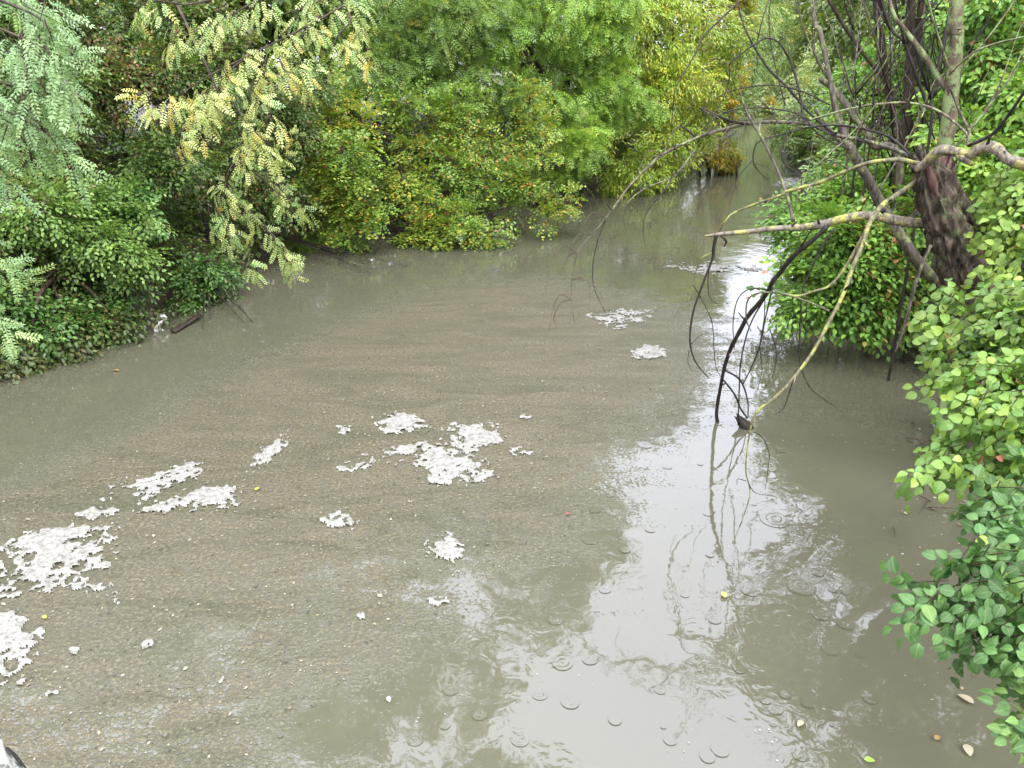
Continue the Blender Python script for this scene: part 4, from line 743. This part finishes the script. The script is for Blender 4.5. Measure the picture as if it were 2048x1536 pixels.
# arching dead limbs reaching left over the river
arch = [([(1845, 325, 6.5, 14), (1790, 300, 7, 13), (1735, 283, 7.2, 12), (1672, 270, 7.4, 12), (1621, 249, 7.5, 11), (1558, 244, 7.5, 11), (1501, 247, 7.4, 10), (1447, 259, 7.3, 10), (1393, 276, 7.2, 9), (1325, 309, 7.1, 8), (1300, 331, 7.0, 8), (1256, 376, 6.9, 7), (1212, 437, 6.8, 5.5), (1184, 468, 6.8, 4.5), (1155, 506, 6.7, 3.5), (1144, 560, 6.7, 2.5), (1143, 600, 6.7, 2), (1149, 645, 6.7, 1.2)], M_GREYBARK),
        ([(1212, 437, 6.8, 4), (1196, 480, 6.8, 3.5), (1186, 530, 6.8, 3.2), (1188, 575, 6.8, 2.6), (1210, 625, 6.8, 1.4)], M_DARK),
        ([(1393, 276, 7.2, 5), (1420, 262, 7.2, 5), (1440, 240, 7.1, 4), (1405, 220, 7.1, 3)], M_GREYBARK),
        ([(1400, 216, 7.1, 8), (1430, 230, 7.2, 9), (1470, 244, 7.3, 9), (1500, 248, 7.4, 8)], M_DARK),
        ([(1390, 300, 7.1, 5), (1360, 340, 7.0, 5), (1340, 358, 6.9, 5), (1300, 372, 6.8, 4), (1260, 400, 6.7, 3.5), (1232, 450, 6.7, 2.5), (1226, 480, 6.7, 1.5)], M_GREYBARK),
        ([(1350, 345, 6.9, 4), (1330, 380, 6.8, 3.5), (1300, 415, 6.8, 3), (1288, 440, 6.8, 3), (1287, 470, 6.8, 2.4), (1293, 500, 6.8, 1.2)], M_DARK),
        ([(1820, 320, 6.6, 8), (1815, 304, 6.6, 8), (1780, 275, 6.8, 8), (1732, 259, 7, 7.5), (1669, 250, 7.1, 7), (1610, 256, 7.2, 6), (1560, 270, 7.2, 5), (1520, 282, 7.2, 4), (1508, 300, 7.2, 4), (1507, 325, 7.2, 4), (1520, 345, 7.2, 3), (1535, 360, 7.2, 1.5)], M_DARK),
        ([(1940, 275, 6.4, 8), (1919, 253, 6.5, 8), (1875, 221, 6.7, 8), (1821, 206, 6.9, 7.5), (1751, 209, 7, 7), (1685, 221, 7.1, 6), (1621, 239, 7.2, 5), (1580, 250, 7.2, 4)], M_PALEBARK),
        ([(1751, 209, 7, 5), (1735, 232, 6.9, 5), (1690, 280, 6.9, 5), (1650, 315, 6.8, 5), (1628, 337, 6.8, 3)], M_GREYBARK),
        ([(1700, 300, 7.1, 5), (1640, 270, 7.2, 5), (1600, 230, 7.3, 4.6), (1540, 217, 7.4, 4.2), (1500, 216, 7.4, 4), (1450, 225, 7.4, 3.4), (1400, 262, 7.3, 2.5), (1370, 290, 7.3, 1.4)], M_DARK),
        ([(1660, 210, 7.4, 5), (1610, 185, 7.5, 5), (1560, 172, 7.5, 4.5), (1510, 172, 7.5, 4), (1460, 183, 7.5, 3.5), (1420, 205, 7.5, 2), (1390, 235, 7.5, 1.2)], M_DARK),
        ([(1609, 250, 7.4, 8), (1606, 228, 7.5, 8), (1597, 175, 7.6, 8), (1584, 130, 7.7, 7.5), (1571, 104, 7.7, 7), (1556, 84, 7.7, 6), (1533, 76, 7.7, 5), (1504, 92, 7.6, 5), (1470, 118, 7.6, 4.5), (1459, 130, 7.6, 4), (1458, 160, 7.6, 4), (1447, 195, 7.6, 3), (1432, 220, 7.6, 1.5)], M_DARK),
        ([(1672, 270, 7.4, 8), (1621, 228, 7.5, 8), (1577, 177, 7.6, 8), (1533, 132, 7.7, 7), (1495, 68, 7.8, 6), (1480, 25, 7.9, 5), (1474, -20, 8, 4)], M_DARK),
        ([(1570, 210, 7.5, 4), (1555, 150, 7.6, 4), (1542, 90, 7.7, 4), (1538, 30, 7.8, 3.5), (1545, -20, 7.9, 3)], M_DARK),
        ([(1515, 130, 7.6, 3.5), (1514, 90, 7.7, 3.5), (1522, 50, 7.7, 3), (1540, -10, 7.8, 2.6)], M_DARK),
        ([(1587, 443, 6.8, 12), (1577, 402, 6.9, 10), (1558, 348, 7.0, 9), (1530, 288, 7.1, 9), (1505, 245, 7.2, 8.5), (1490, 215, 7.3, 8), (1479, 182, 7.3, 5)], M_GREYBARK),
        ([(1480, 2, 7.9, 5), (1440, 40, 7.8, 5), (1405, 75, 7.7, 4.6), (1390, 108, 7.6, 4.2), (1365, 150, 7.5, 4), (1350, 180, 7.4, 3.4), (1345, 230, 7.4, 3), (1343, 260, 7.4, 2), (1353, 280, 7.4, 1.2)], M_DARK),
        ([(1560, 350, 7, 4), (1470, 345, 7, 0.1)][:0], M_DARK),
        ([(1508, 318, 7.2, 3), (1480, 350, 7.1, 2.8), (1465, 385, 7.0, 2.5), (1458, 420, 6.9, 2), (1450, 440, 6.8, 1.5)], M_DARK),
        ([(1625, 290, 7.1, 3), (1618, 330, 7.1, 2.6), (1600, 385, 7.0, 2.4), (1585, 430, 7.0, 1.6)], M_PALEBARK),
        ([(1575, 265, 7.2, 3), (1562, 300, 7.1, 3), (1572, 330, 7.1, 3), (1600, 350, 7.0, 2.5), (1604, 390, 7.0, 1.6)], M_DARK)]
for k, (q, mt) in enumerate(arch):
    if q: br([(a, c, Y, wd*.85) for a, c, Y, wd in q], mt, sides=7, per=6, rough=.17, seed=20+k)
rr = random.Random(9)
for k in range(58):                                  # fine dead twigs drooping from the arching limbs
    q = arch[rr.choice([0, 0, 0, 4, 6, 7, 9, 11])][0]; a = q[rr.randrange(2, len(q)-1)]
    px, py, Y, wd = a; L = rr.uniform(30, 110); s = rr.choice([-1, -1, 1])
    br([(px, py, Y, min(wd*.5, 3)), (px+s*L*.35, py+L*rr.uniform(-.25, .2), Y-.1, 2.2), (px+s*L*.6, py+L*rr.uniform(.1, .55), Y-.2, 1.8), (px+s*L*rr.uniform(.55, .8), py+L*rr.uniform(.5, 1.1), Y-.25, .9)], M_TWIG if k % 2 else M_DARK, sides=4, per=4, seed=k)

for k, (px, py, Y, wd) in enumerate([(1900, 303, 6, 9), (1972, 296, 5.8, 8), (2005, 312, 5.7, 9), (1700, 436, 6.5, 8), (1640, 449, 6.6, 7), (1580, 456, 6.7, 6), (1520, 461, 6.8, 5), (1760, 433, 6.4, 8), (1700, 341, 6.4, 5), (1620, 372, 6.5, 4), (1530, 405, 6.7, 4), (1780, 402, 6.2, 6), (1728, 480, 6, 5), (1690, 580, 5.8, 5), (1640, 680, 5.65, 4), (1590, 755, 5.5, 4), (1672, 270, 7.4, 6), (1600, 248, 7.5, 5), (1520, 246, 7.4, 5), (1420, 268, 7.3, 5), (1350, 300, 7.1, 4), (1280, 352, 7, 3.5), (1225, 420, 6.8, 3), (1490, 640, 7.2, 5), (1460, 700, 7.4, 5), (1445, 770, 7.5, 4), (1560, 545, 6.9, 5), (1850, 215, 6.8, 4), (1720, 213, 7, 4), (1650, 228, 7.2, 3.5)]):
    a = rr.uniform(-2.6, -.4) if k % 3 else rr.uniform(.4, 2.4); L = rr.uniform(8, 24)
    pxtube("stub", [(px, py, Y, wd), (px+math.cos(a)*L*.6, py+math.sin(a)*L*.6, Y-.03, wd*.7), (px+math.cos(a)*L, py+math.sin(a)*L+rr.uniform(-3, 5), Y-.05, wd*.45)], (M_LICHEN, M_DARK, M_GREYBARK)[k % 3], wl, sides=7, per=4, rough=.2, seed=k, ragged=.012)

# ------------------------------------------------------------------ bare trunks behind the willow
def sapling(name, label, pts, mat, twigs, seed, grp="bare trunks behind the broken willow"):
    p0 = P(*pts[0][:3]); gz = float(ground_z(np.array([p0[0]]), np.array([p0[1]]))[0])
    r = thing(name, label, "tree", (p0[0], p0[1], min(gz, p0[2])), grp)
    path = [P(a, b_, Y) for a, b_, Y, _ in pts]; rad = [q[3]*.5*project(p)[2]/F for q, p in zip(pts, path)]
    if p0[2] > gz+.1: path = [np.array([p0[0]+.1, p0[1], gz-.1])]+path; rad = [rad[0]*1.15]+rad
    d = norm(path[-1]-path[-2]); seed == 105 or path.append(path[-1]+d*2.2+np.array([0, 0, 1.2])); seed == 105 or rad.append(rad[-1]*.6)
    tube("trunk", path, rad, mat, r, sides=14, per=8, rough=.08, seed=seed, ridge=max(rad)*.12)
    for q in twigs: pxtube("branch", q, mat, r, sides=6, per=5, seed=seed)
    g = random.Random(seed)
    for k in range(7):
        i = g.randrange(1, len(path)-1); a = path[i]; L = g.uniform(.5, 1.5); s = g.choice([-1, 1])
        b1 = a+np.array([s*L*.3, g.uniform(-.2, .2), L*.5]); b2 = a+np.array([s*L*.5, g.uniform(-.3, .3), L*1.1])
        tube("branch", [a, b1, b2], [.012, .008, .003], mat, r, sides=5, seed=seed+k)
    return r
sapling("bare_tree", "thickest bare trunk, pale and greenish, above the lichen limb", [(1958, 575, 7.1, 36), (1925, 470, 7.3, 34), (1890, 380, 7.5, 31), (1885, 325, 7.6, 31), (1897, 253, 7.6, 30), (1905, 160, 7.6, 29), (1913, 63, 7.6, 28), (1915, -20, 7.6, 27)], M_PALEBARK, [[(1894, 180, 7.6, 12), (1870, 145, 7.7, 12), (1843, 104, 7.7, 11), (1810, 60, 7.8, 9), (1789, 32, 7.8, 8), (1775, -20, 7.9, 7)], [(1898, 150, 7.5, 3), (1940, 110, 7.3, 4), (1985, 89, 7.2, 4), (2060, 71, 7.0, 3)]], 101)
sapling("bare_tree", "rough brown forked trunk left of the thickest one", [(1806, 330, 12, 28), (1811, 285, 12, 26), (1816, 220, 12, 23), (1820, 150, 12, 21), (1824, 95, 12, 20), (1822, 0, 12, 18)], M_BARK, [[(1822, 150, 12, 14), (1832, 90, 12, 15), (1840, 40, 12, 14), (1845, -20, 12, 13)], [(1825, 40, 12, 4), (1840, 37, 11.9, 4), (1865, 42, 11.8, 4), (1885, 75, 11.7, 2)]], 102)
sapling("bare_tree", "slender brown trunk standing second from the river", [(1800, 310, 12.8, 15), (1796, 285, 12.8, 15), (1786, 222, 12.8, 14), (1774, 168, 12.8, 13), (1764, 79, 12.8, 12), (1750, -20, 12.8, 11)], M_BARK, [[(1770, 160, 12.8, 8), (1729, 111, 12.8, 7), (1685, 47, 12.8, 7), (1645, -20, 12.8, 6)]], 103)
sapling("bare_tree", "leaning grey trunk nearest the river with a thin straight top", [(1990, 640, 9.6, 26), (1920, 600, 9.0, 25), (1850, 540, 8.5, 23), (1795, 462, 8.5, 21), (1752, 390, 8.6, 20), (1735, 355, 8.6, 19), (1718, 330, 8.6, 18), (1704, 300, 8.6, 15), (1688, 268, 8.7, 16), (1668, 205, 8.8, 11), (1659, 152, 8.9, 10), (1640, 63, 9.1, 9), (1622, -20, 9.3, 8)], M_GREYBARK, [[(1730, 350, 8.6, 14), (1700, 300, 8.8, 12), (1660, 262, 9, 10), (1630, 220, 9, 6)]], 104)
sapling("bare_tree", "broken off mossy trunk leaning left behind the grey one", [(1800, 360, 9.6, 16), (1745, 290, 9.8, 15), (1735, 269, 9.8, 15), (1700, 221, 9.9, 14), (1669, 180, 10, 13), (1641, 158, 10, 11)], M_GREYBARK, [[(1680, 195, 10, 5), (1687, 178, 10, 5), (1690, 160, 10, 4)]], 105)
sapling("bare_tree", "thin dark stem crossing behind the forked brown trunk", [(1880, 300, 9.4, 7), (1850, 200, 9.5, 7), (1810, 90, 9.6, 6), (1760, -10, 9.8, 5)], M_DARK, [], 106)
sapling("bare_tree", "thin dark stem between the forked trunk and the thickest trunk", [(1855, 300, 8.8, 6), (1862, 200, 8.9, 6), (1885, 100, 9, 9), (1900, 20, 9.1, 6), (1910, -20, 9.2, 5)], M_DARK, [], 107)
for k in range(12):
    x = 1690+k*22+rr.uniform(-9, 9); ln = rr.uniform(-60, 50)
    sapling("thin_stem", "thin %s stem, %s of the thin stems behind the willow counted from the river" % (("grey", "dark", "brown")[k % 3], ("first", "second", "third", "fourth", "fifth", "sixth", "seventh", "eighth", "ninth", "tenth", "eleventh", "twelfth")[k]), [(x, 300+rr.uniform(-10, 60), 10.5+rr.uniform(-1, 2), 4), (x+ln*.4, 190, 10.8, 3.4), (x+ln, 60, 11, 3), (x+ln*1.3, -20, 11.2, 3)], (M_GREYBARK, M_DARK, M_BARK)[k % 3], [], 120+k, "thin stems among the trunks")

# roots, driftwood and rubbish at the banks
pp = Wp(1430, 350)
rt = thing("root_clump", "dark tangled roots in the water under the small yellow bush", "roots", (pp[0], pp[1], 0))
for k in range(9):
    a = Wp(1403+k*9, 352+rr.uniform(-4, 4)); tube("root", [a+np.array([rr.uniform(-.2, .2), .2, .55]), a+np.array([rr.uniform(-.1, .1), 0, .25]), a-np.array([0, 0, .1])], [.03, .035, .05], M_DARK, rt, sides=6, seed=k)
pp = Wp(1484, 855)
q = pp.copy(); st = thing("broken_stake", "dark pointed stub of wood sticking out of the water at the hanging twigs", "wood", (q[0], q[1], 0))
tube("stub", [q+np.array([.08, 0, -.08]), q+np.array([.02, 0, .03]), q+np.array([-.06, .03, .12])], [.09, .06, .025], M_DARK, st, sides=9, ragged=.04)
def plank(name, label, a, b_, wd, th, mat, lift=0.):
    a = Wp(*a); b_ = Wp(*b_); d = b_-a; L = np.linalg.norm(d); yaw = math.atan2(d[1], d[0]); v = []
    n = 9; r_ = np.random.default_rng(4)
    for i in range(n):
        x = -L/2+L*i/(n-1); e = r_.normal(0, .006, 4)
        v += [(x, -wd/2+e[0], -th/2), (x, wd/2+e[1], -th/2), (x, wd/2+e[2], th/2+e[3]), (x, -wd/2+e[1], th/2+e[0])]
    v = np.array(v); f = [[i*4+j, i*4+(j+1) % 4, (i+1)*4+(j+1) % 4, (i+1)*4+j] for i in range(n-1) for j in range(4)] + [[3, 2, 1, 0], [(n-1)*4, (n-1)*4+1, (n-1)*4+2, (n-1)*4+3]]
    o = link(name, mesh_np(name, v, np.array(f)), mat, loc=tuple((a+b_)/2+np.array([0, 0, .05+lift]))); o.rotation_euler = (.25, -.05, yaw); return o
tag(plank("wooden_plank", "", (347, 667), (402, 638), .075, .03, M_RUST), "rusty brown plank lying at the waterline of the left bank", "plank")
tag(plank("wooden_plank", "", (222, 665), (275, 645), .06, .03, M_RUST, .12), "second brown plank half hidden under the trailing plants of the left bank", "plank")
m, t, b = nodes("dirty_white_plastic"); b.inputs["Base Color"].default_value = (.55, .52, .5, 1); b.inputs["Roughness"].default_value = .4; M_PLASTIC = m
def rag(label, px, py, Y, wpx, hpx, seed):
    c = P(px, py, Y); k = project(c)[2]/F; u, v = np.meshgrid(np.linspace(0, 1, 9), np.linspace(0, 1, 15))
    x = (u-.5)*wpx*k*(1-.5*v*noise3(np.stack([u*0+seed, v*4, u*0], -1)))+.03*np.sin(v*6+seed); y = .04*np.sin(u*9+v*5+seed)
    z = -v*hpx*k*(.7+.5*noise3(np.stack([u*5, u*0+seed, u*0], -1))); V = np.stack([x, y, z], -1).reshape(-1, 3)
    i = (np.arange(14)[:, None]*9+np.arange(8)[None]).ravel(); f = np.stack([i, i+1, i+10, i+9], -1)
    o = link("plastic_rag", mesh_np("plastic_rag", V, f, smooth=True), M_PLASTIC, loc=tuple(c)); tag(o, label, "rag")
rag("torn white plastic strip hanging lowest by the rusty plank", 316, 642, 10.7, 12, 32, 1); rag("small white plastic shred hanging above the other by the rusty plank", 325, 628, 10.9, 10, 18, 4)
for k, (a, c, e, g, lb) in enumerate([(560, 505, 760, 540, "bare drowned twig floating below the locust sapling"), (420, 600, 470, 640, "bunch of dead twigs dipping into the water beside the rusty plank"), (690, 480, 730, 520, "dead twig dipping into the water left of the big maple bush")]):
    A, E = Wp(a, c), Wp(e, g); r = thing("drowned_branch", lb, "branch", (A[0], A[1], 0))
    for j in range(5):
        p2 = E+np.array([rr.uniform(-.5, .5), rr.uniform(-.5, .5), 0]); md = (A+p2)/2+np.array([0, 0, rr.uniform(.08, .3)])
        tube("twig", [A+np.array([-.1, .1, .35]), md, p2+np.array([0, 0, .015])], [.014, .01, .004], M_DARK, r, sides=5, seed=j)

# ------------------------------------------------------------------ foam, debris and floating leaves
m, t, b = nodes("white_foam"); g = nnode(t, "ShaderNodeNewGeometry").outputs["Position"]
n = nnode(t, "ShaderNodeTexNoise", Scale=26.0, Detail=5.0, Roughness=.7); t.links.new(g, n.inputs[0])
t.links.new(ramp(t, n.outputs["Fac"], [(.3, (.05, .045, .033)), (.45, (.135, .127, .102)), (.68, (.225, .216, .185))]).outputs[0], b.inputs["Base Color"]); b.inputs["Roughness"].default_value = .7
vo = nnode(t, "ShaderNodeTexVoronoi", Scale=60.0); t.links.new(g, vo.inputs[0])
bp = nnode(t, "ShaderNodeBump", Strength=.5, Distance=.01); t.links.new(vo.outputs["Distance"], bp.inputs["Height"]); t.links.new(bp.outputs[0], b.inputs["Normal"]); M_FOAM = m
def foam(label, cx, cy, rx, ry, tilt, seed, thr=.5, holes=()):
    """lacy island of foam: cells of a fine grid on the water kept where noise beats the distance from the middle"""
    rx, ry = rx*1.04, ry*1.06; c = Wp(cx, cy); ex = Wp(cx+rx, cy-rx*tilt)-c; ey = Wp(cx, cy-ry)-c
    nx = int(min(190, max(14, np.linalg.norm(ex)*2.5/.013))); ny = int(min(150, max(14, np.linalg.norm(ey)*2.5/.016)))
    a, b_ = np.meshgrid(np.linspace(-1.25, 1.25, nx), np.linspace(-1.25, 1.25, ny)); X = a*ex[0]+b_*ey[0]; Y = a*ex[1]+b_*ey[1]
    q = np.stack([X+c[0], Y+c[1], X*0+seed*5.3], -1)
    f = (fbm(q*2.6, 3)-.5)*1.1+(fbm(q*8., 3)-.5)*1.2+(fbm(q*24, 2)-.5)*1.25 + (noise3(q*62)-.5)*.35 + (thr-.09 - (np.hypot(a, b_))**1.5*.62)*.85
    for (hx, hy, hr) in holes: f = f - .6*np.exp(-(((a-hx)/hr)**2+((b_-hy)/hr)**2)**2) + .25*np.exp(-((np.hypot((a-hx)/hr, (b_-hy)/hr)-1.25)/.25)**2)
    z = np.clip(f, 0, .3)**.5*.03*(.6+.8*noise3(q*40))
    v = np.stack([X, Y, .004+z], -1).reshape(-1, 3); i = (np.arange(ny-1)[:, None]*nx+np.arange(nx-1)[None]).ravel()
    qd = np.stack([i, i+1, i+nx+1, i+nx], -1); keep = (f.ravel()[qd] > 0).sum(1) >= 3; qd = qd[keep]
    if len(qd) < 3: return
    used = np.unique(qd); mp_ = np.zeros(len(v), int); mp_[used] = np.arange(len(used))
    o = link("foam_patch", mesh_np("foam_patch", v[used], mp_[qd], smooth=True), M_FOAM, loc=(c[0], c[1], 0)); tag(o, label, "foam", "white foam patches drifting on the scum")
FO = [("large round foam sheet with ring holes at the left edge", 100, 1120, 105, 50, .25, 1, .62, ((-.35, .25, .16), (.15, -.35, .13))), ("foam lump cut by the left edge, nearest the camera of the big ones", 8, 1285, 68, 62, 0, 2, .62, ((.2, -.6, .2),)), ("thin foam strip above the large round sheet", 70, 1078, 90, 14, .22, 3, .45, ()), ("long foam slab lying furthest up on the left half", 325, 962, 92, 26, .28, 4, .6, ()), ("thin grey end trailing off the round foam sheet", 170, 1065, 60, 13, .2, 18, .4, ()),
      ("bright foam lump with a trailing tail below the long slab", 425, 998, 58, 20, .05, 5, .62, ()), ("broken foam strip left of the bright lump", 335, 1013, 62, 14, .15, 6, .48, ()), ("small foam patch above the ring shaped one", 198, 1025, 42, 13, .1, 7, .58, ()), ("ring shaped foam patch beside the large round sheet", 214, 1077, 19, 9, 0, 8, .7, ((0, 0, .4),)), ("broken foam below the large round sheet", 188, 1182, 48, 20, -.3, 9, .5, ()),
      ("highest foam patch of the middle cluster", 800, 843, 45, 15, .05, 10, .55, ()), ("thin foam line under the highest patch", 790, 862, 62, 9, .1, 11, .48, ()), ("large lumpy foam patch at the right end of the middle cluster", 945, 880, 62, 30, 0, 12, .57, ()), ("white foam lump below the large lumpy patch", 915, 935, 72, 27, -.1, 13, .57, ()), ("long loose foam streak on the left of the middle cluster", 740, 932, 100, 14, .05, 14, .45, ()), ("thin grey foam haze between the middle cluster's patches", 810, 900, 90, 14, .15, 15, .38, ()),
      ("scattered foam bits leading up from the long slab", 535, 908, 45, 20, .8, 16, .42, ()), ("small foam bit above the middle streak", 683, 862, 18, 9, .1, 17, .5, ()), ("star shaped white foam blob alone in the clear water", 885, 1095, 34, 28, -.2, 19, .6, ()), ("loose crumbs of foam left of the star shaped blob", 678, 1043, 32, 18, -.2, 20, .4, ()), ("small foam ring low on the left", 298, 1290, 15, 12, .3, 21, .6, ((0, 0, .35),)), ("small hollow foam flake near the lower left corner", 107, 1380, 22, 11, .1, 22, .5, ((0, 0, .35),)),
      ("foam bits between the star blob and the yellow leaf", 1040, 905, 26, 12, -.2, 23, .45, ()), ("tiny foam flake alone above the lumpy patch", 1049, 835, 11, 5, 0, 24, .6, ()), ("distant foam patch beside the dead limb's tip", 1245, 635, 56, 17, .05, 25, .42, ()), ("lower distant foam patch", 1295, 705, 34, 12, .05, 26, .42, ()), ("foam streaks under the shrub on the right", 1430, 537, 90, 10, -.02, 27, .45, ()), ("foam streak far off below the root clump", 1590, 365, 40, 12, 0, 28, .42, ()), ("small white foam crumb near the bottom middle", 445, 1358, 14, 8, .3, 29, .55, ()), ("pair of small foam crumbs by the star blob", 870, 1205, 22, 9, .1, 30, .45, ()), ("tiny foam crumb below the crumb pair", 722, 1236, 9, 6, 0, 31, .6, ()), ("small foam crumb beside the foam cut by the left edge", 150, 1305, 14, 8, 0, 32, .5, ())]
for q in FO: foam(*q[:7], thr=q[7], holes=q[8])

m, t, b = nodes("floating_bits"); a = nnode(t, "ShaderNodeAttribute", attribute_name="tint"); t.links.new(a.outputs["Color"], b.inputs["Base Color"]); b.inputs["Roughness"].default_value = .6; M_BITS = m
def bits(name, label, pts, size, cols, seed):
    r_ = np.random.default_rng(seed); n = len(pts); a = r_.random(n)*6.28; s = size*r_.uniform(.5, 1.6, n)*(1+r_.random(n)**6*1.2); e = r_.uniform(.3, .8, n)
    V = []
    for k, (x, y) in enumerate([(1, 0), (.2, 1), (-1, .2), (-.3, -1)]):
        lx, ly = x*s*r_.uniform(.7, 1.2, n), y*s*e*r_.uniform(.7, 1.2, n)
        V.append(np.stack([pts[:, 0]+lx*np.cos(a)-ly*np.sin(a), pts[:, 1]+lx*np.sin(a)+ly*np.cos(a), .004+r_.random(n)*s*.5+.001], -1))
    V = np.stack(V, 1).reshape(-1, 3); c = np.array(cols)[r_.integers(0, len(cols), n)]*r_.uniform(.8, 1.2, (n, 1))
    o = link(name, mesh_np(name, V, np.arange(4*n).reshape(-1, 4), tint=np.repeat(c, 4, 0)), M_BITS); tag(o, label, kind="stuff")
r_ = np.random.default_rng(77)
c0 = np.stack([r_.uniform(-7, 6, 60000), 2+r_.random(60000)**1.3*20], -1)
inn = inside(SC, c0[:, 0], c0[:, 1]); dd = edge_dist(SC, c0[:, 0], c0[:, 1])
den = fbm(np.stack([c0[:, 0]*1.2+c0[:, 1]*.4, c0[:, 1]*2.2-c0[:, 0]*.9, c0[:, 0]*0], -1), 3)
k = inn & (den+np.clip(dd*.5, 0, .3) > .55)
bits("scum_debris", "brown scum of fine plant debris drifting on the water", c0[k], .0065, [(.14, .115, .075), (.1, .08, .05), (.06, .05, .03), (.19, .155, .105), (.035, .03, .02)], 1)
c1 = c0[inside(POLY, c0[:, 0], c0[:, 1]) & (den > .52)][:2200]
bits("floating_specks", "pale specks scattered over the open water", c1, .0045, [(.3, .28, .22), (.2, .18, .11), (.38, .36, .3), (.18, .13, .06)], 2)
c2 = c0[inn & (den > .54)][-1500:]; bits("floating_specks", "tan and yellow leaf crumbs scattered over the scum", c2, .006, [(.2, .17, .1), (.2, .15, .06), (.24, .22, .16), (.13, .09, .045)], 3)
lv, lf = oval(.3, .05, .05, 5)
for k, (px, py, c, L, lb) in enumerate([(1447, 1193, (.36, .4, .1), .075, "pale yellow leaf floating in the bright reflection"), (1600, 1452, (.32, .29, .17), .06, "cream leaf floating near the bottom right"), (1738, 1525, (.2, .3, .05), .06, "bright green leaf floating at the bottom edge"), (1930, 1402, (.3, .27, .18), .1, "pale willow leaf floating under the lower right shrub"), (1935, 1505, (.3, .27, .18), .085, "pale narrow leaf floating in the bottom right corner"), (1873, 1480, (.24, .15, .06), .05, "round orange leaf floating at the lower right"), (232, 743, (.28, .19, .06), .09, "orange leaf floating off the left bank"), (778, 1403, (.32, .3, .22), .05, "cream leaf floating at the scum's lower edge"), (515, 981, (.3, .29, .05), .06, "yellow leaf floating beside the foam tail"), (1135, 1031, (.3, .08, .06), .05, "red petal floating at the edge of the scum"), (90, 1238, (.25, .3, .05), .05, "green leaf crumb floating by the left edge foam")]):
    v = lv*L; p = Wp(px, py); o = link("floating_leaf", mesh_np("floating_leaf", v-v.mean(0)*np.array([1, 1, 0]), lf, tint=np.broadcast_to(np.array(c), (len(v), 3)), smooth=True), M_LEAF, loc=(p[0], p[1], .02)); o.rotation_euler = (0, .1, k*2.3); tag(o, lb, "leaf", "single leaves floating on the water")

r_ = np.random.default_rng(31); V, Fq = [], []
for edge, sd, n, y0, y1 in ((LEFT, -1, 420, 5, 30), (RIGHT, 1, 160, 3, 22)):
    y = r_.uniform(y0, y1, n); x = np.interp(y, edge[:, 1], edge[:, 0]) - sd*r_.normal(.1, .28, n); z = np.maximum(ground_z(x, y), 0)+.015
    for i in range(n):
        a = r_.uniform(0, 6.28); L = r_.uniform(.08, .6); d_ = np.array([math.cos(a), math.sin(a), r_.uniform(-.05, .5)])*L; w_ = np.cross(d_, [0, 0, 1.]); w_ = w_/np.linalg.norm(w_)*r_.uniform(.004, .012); c = np.array([x[i], y[i], z[i]]); o0 = len(V)
        V += [c-w_, c+w_, c+np.array([0, 0, .015]), c+d_]; Fq += [[o0, o0+1, o0+3], [o0+1, o0+2, o0+3], [o0+2, o0, o0+3]]
tag(link("twig_litter", mesh_np("twig_litter", np.array(V), np.array(Fq)), M_TWIG), "dead twigs washed up along both waterlines", kind="stuff")
y = np.concatenate([r_.uniform(6, 26, 2600), r_.uniform(3, 20, 700)]); e = np.where(np.arange(3300) < 2600, np.interp(y, LEFT[:, 1], LEFT[:, 0])+np.abs(r_.normal(0, .45, 3300)), np.interp(y, RIGHT[:, 1], RIGHT[:, 0])-np.abs(r_.normal(0, .3, 3300)))
bits("leaf_litter", "dead leaves and crumbs gathered along both waterlines", np.stack([e, y], -1), .012, [(.09, .06, .03), (.14, .1, .05), (.05, .035, .02), (.2, .17, .1)], 9)

# mossy ledge of the bridge in the near corner
g = np.random.default_rng(8); nu, nv_ = 46, 30
u, v = np.meshgrid(np.linspace(0, 2*math.pi, nu, endpoint=False), np.linspace(0, math.pi, nv_)); A = P(-75, 1625, .95)
sgn = lambda q, e: np.sign(q)*np.abs(q)**e
Q = np.stack([sgn(np.cos(u), .6)*sgn(np.sin(v), .6)*.12, sgn(np.sin(u), .6)*sgn(np.sin(v), .6)*.1, sgn(np.cos(v), .6)*.075], -1)
Q = Q*(1+.55*(fbm(Q*34, 4)-.5)[..., None]+.3*(noise3(Q*110)-.5)[..., None]); i = (np.arange(nv_-1)[:, None]*nu+np.arange(nu)[None]); j = np.arange(nv_-1)[:, None]*nu+(np.arange(nu)[None]+1) % nu
o = link("stone_ledge", mesh_np("stone_ledge", Q.reshape(-1, 3), np.stack([i, i+nu, j+nu, j], -1).reshape(-1, 4), smooth=True), bark_material("lichen_stone", (.02, .02, .015), (.08, .08, .066), 60, (.2, .2, .165), .43), loc=tuple(A)); o.rotation_euler = (.2, .5, -.5)
tag(o, "rough grey stone with pale lichen in the bottom left corner", "stone")

finish_plants()
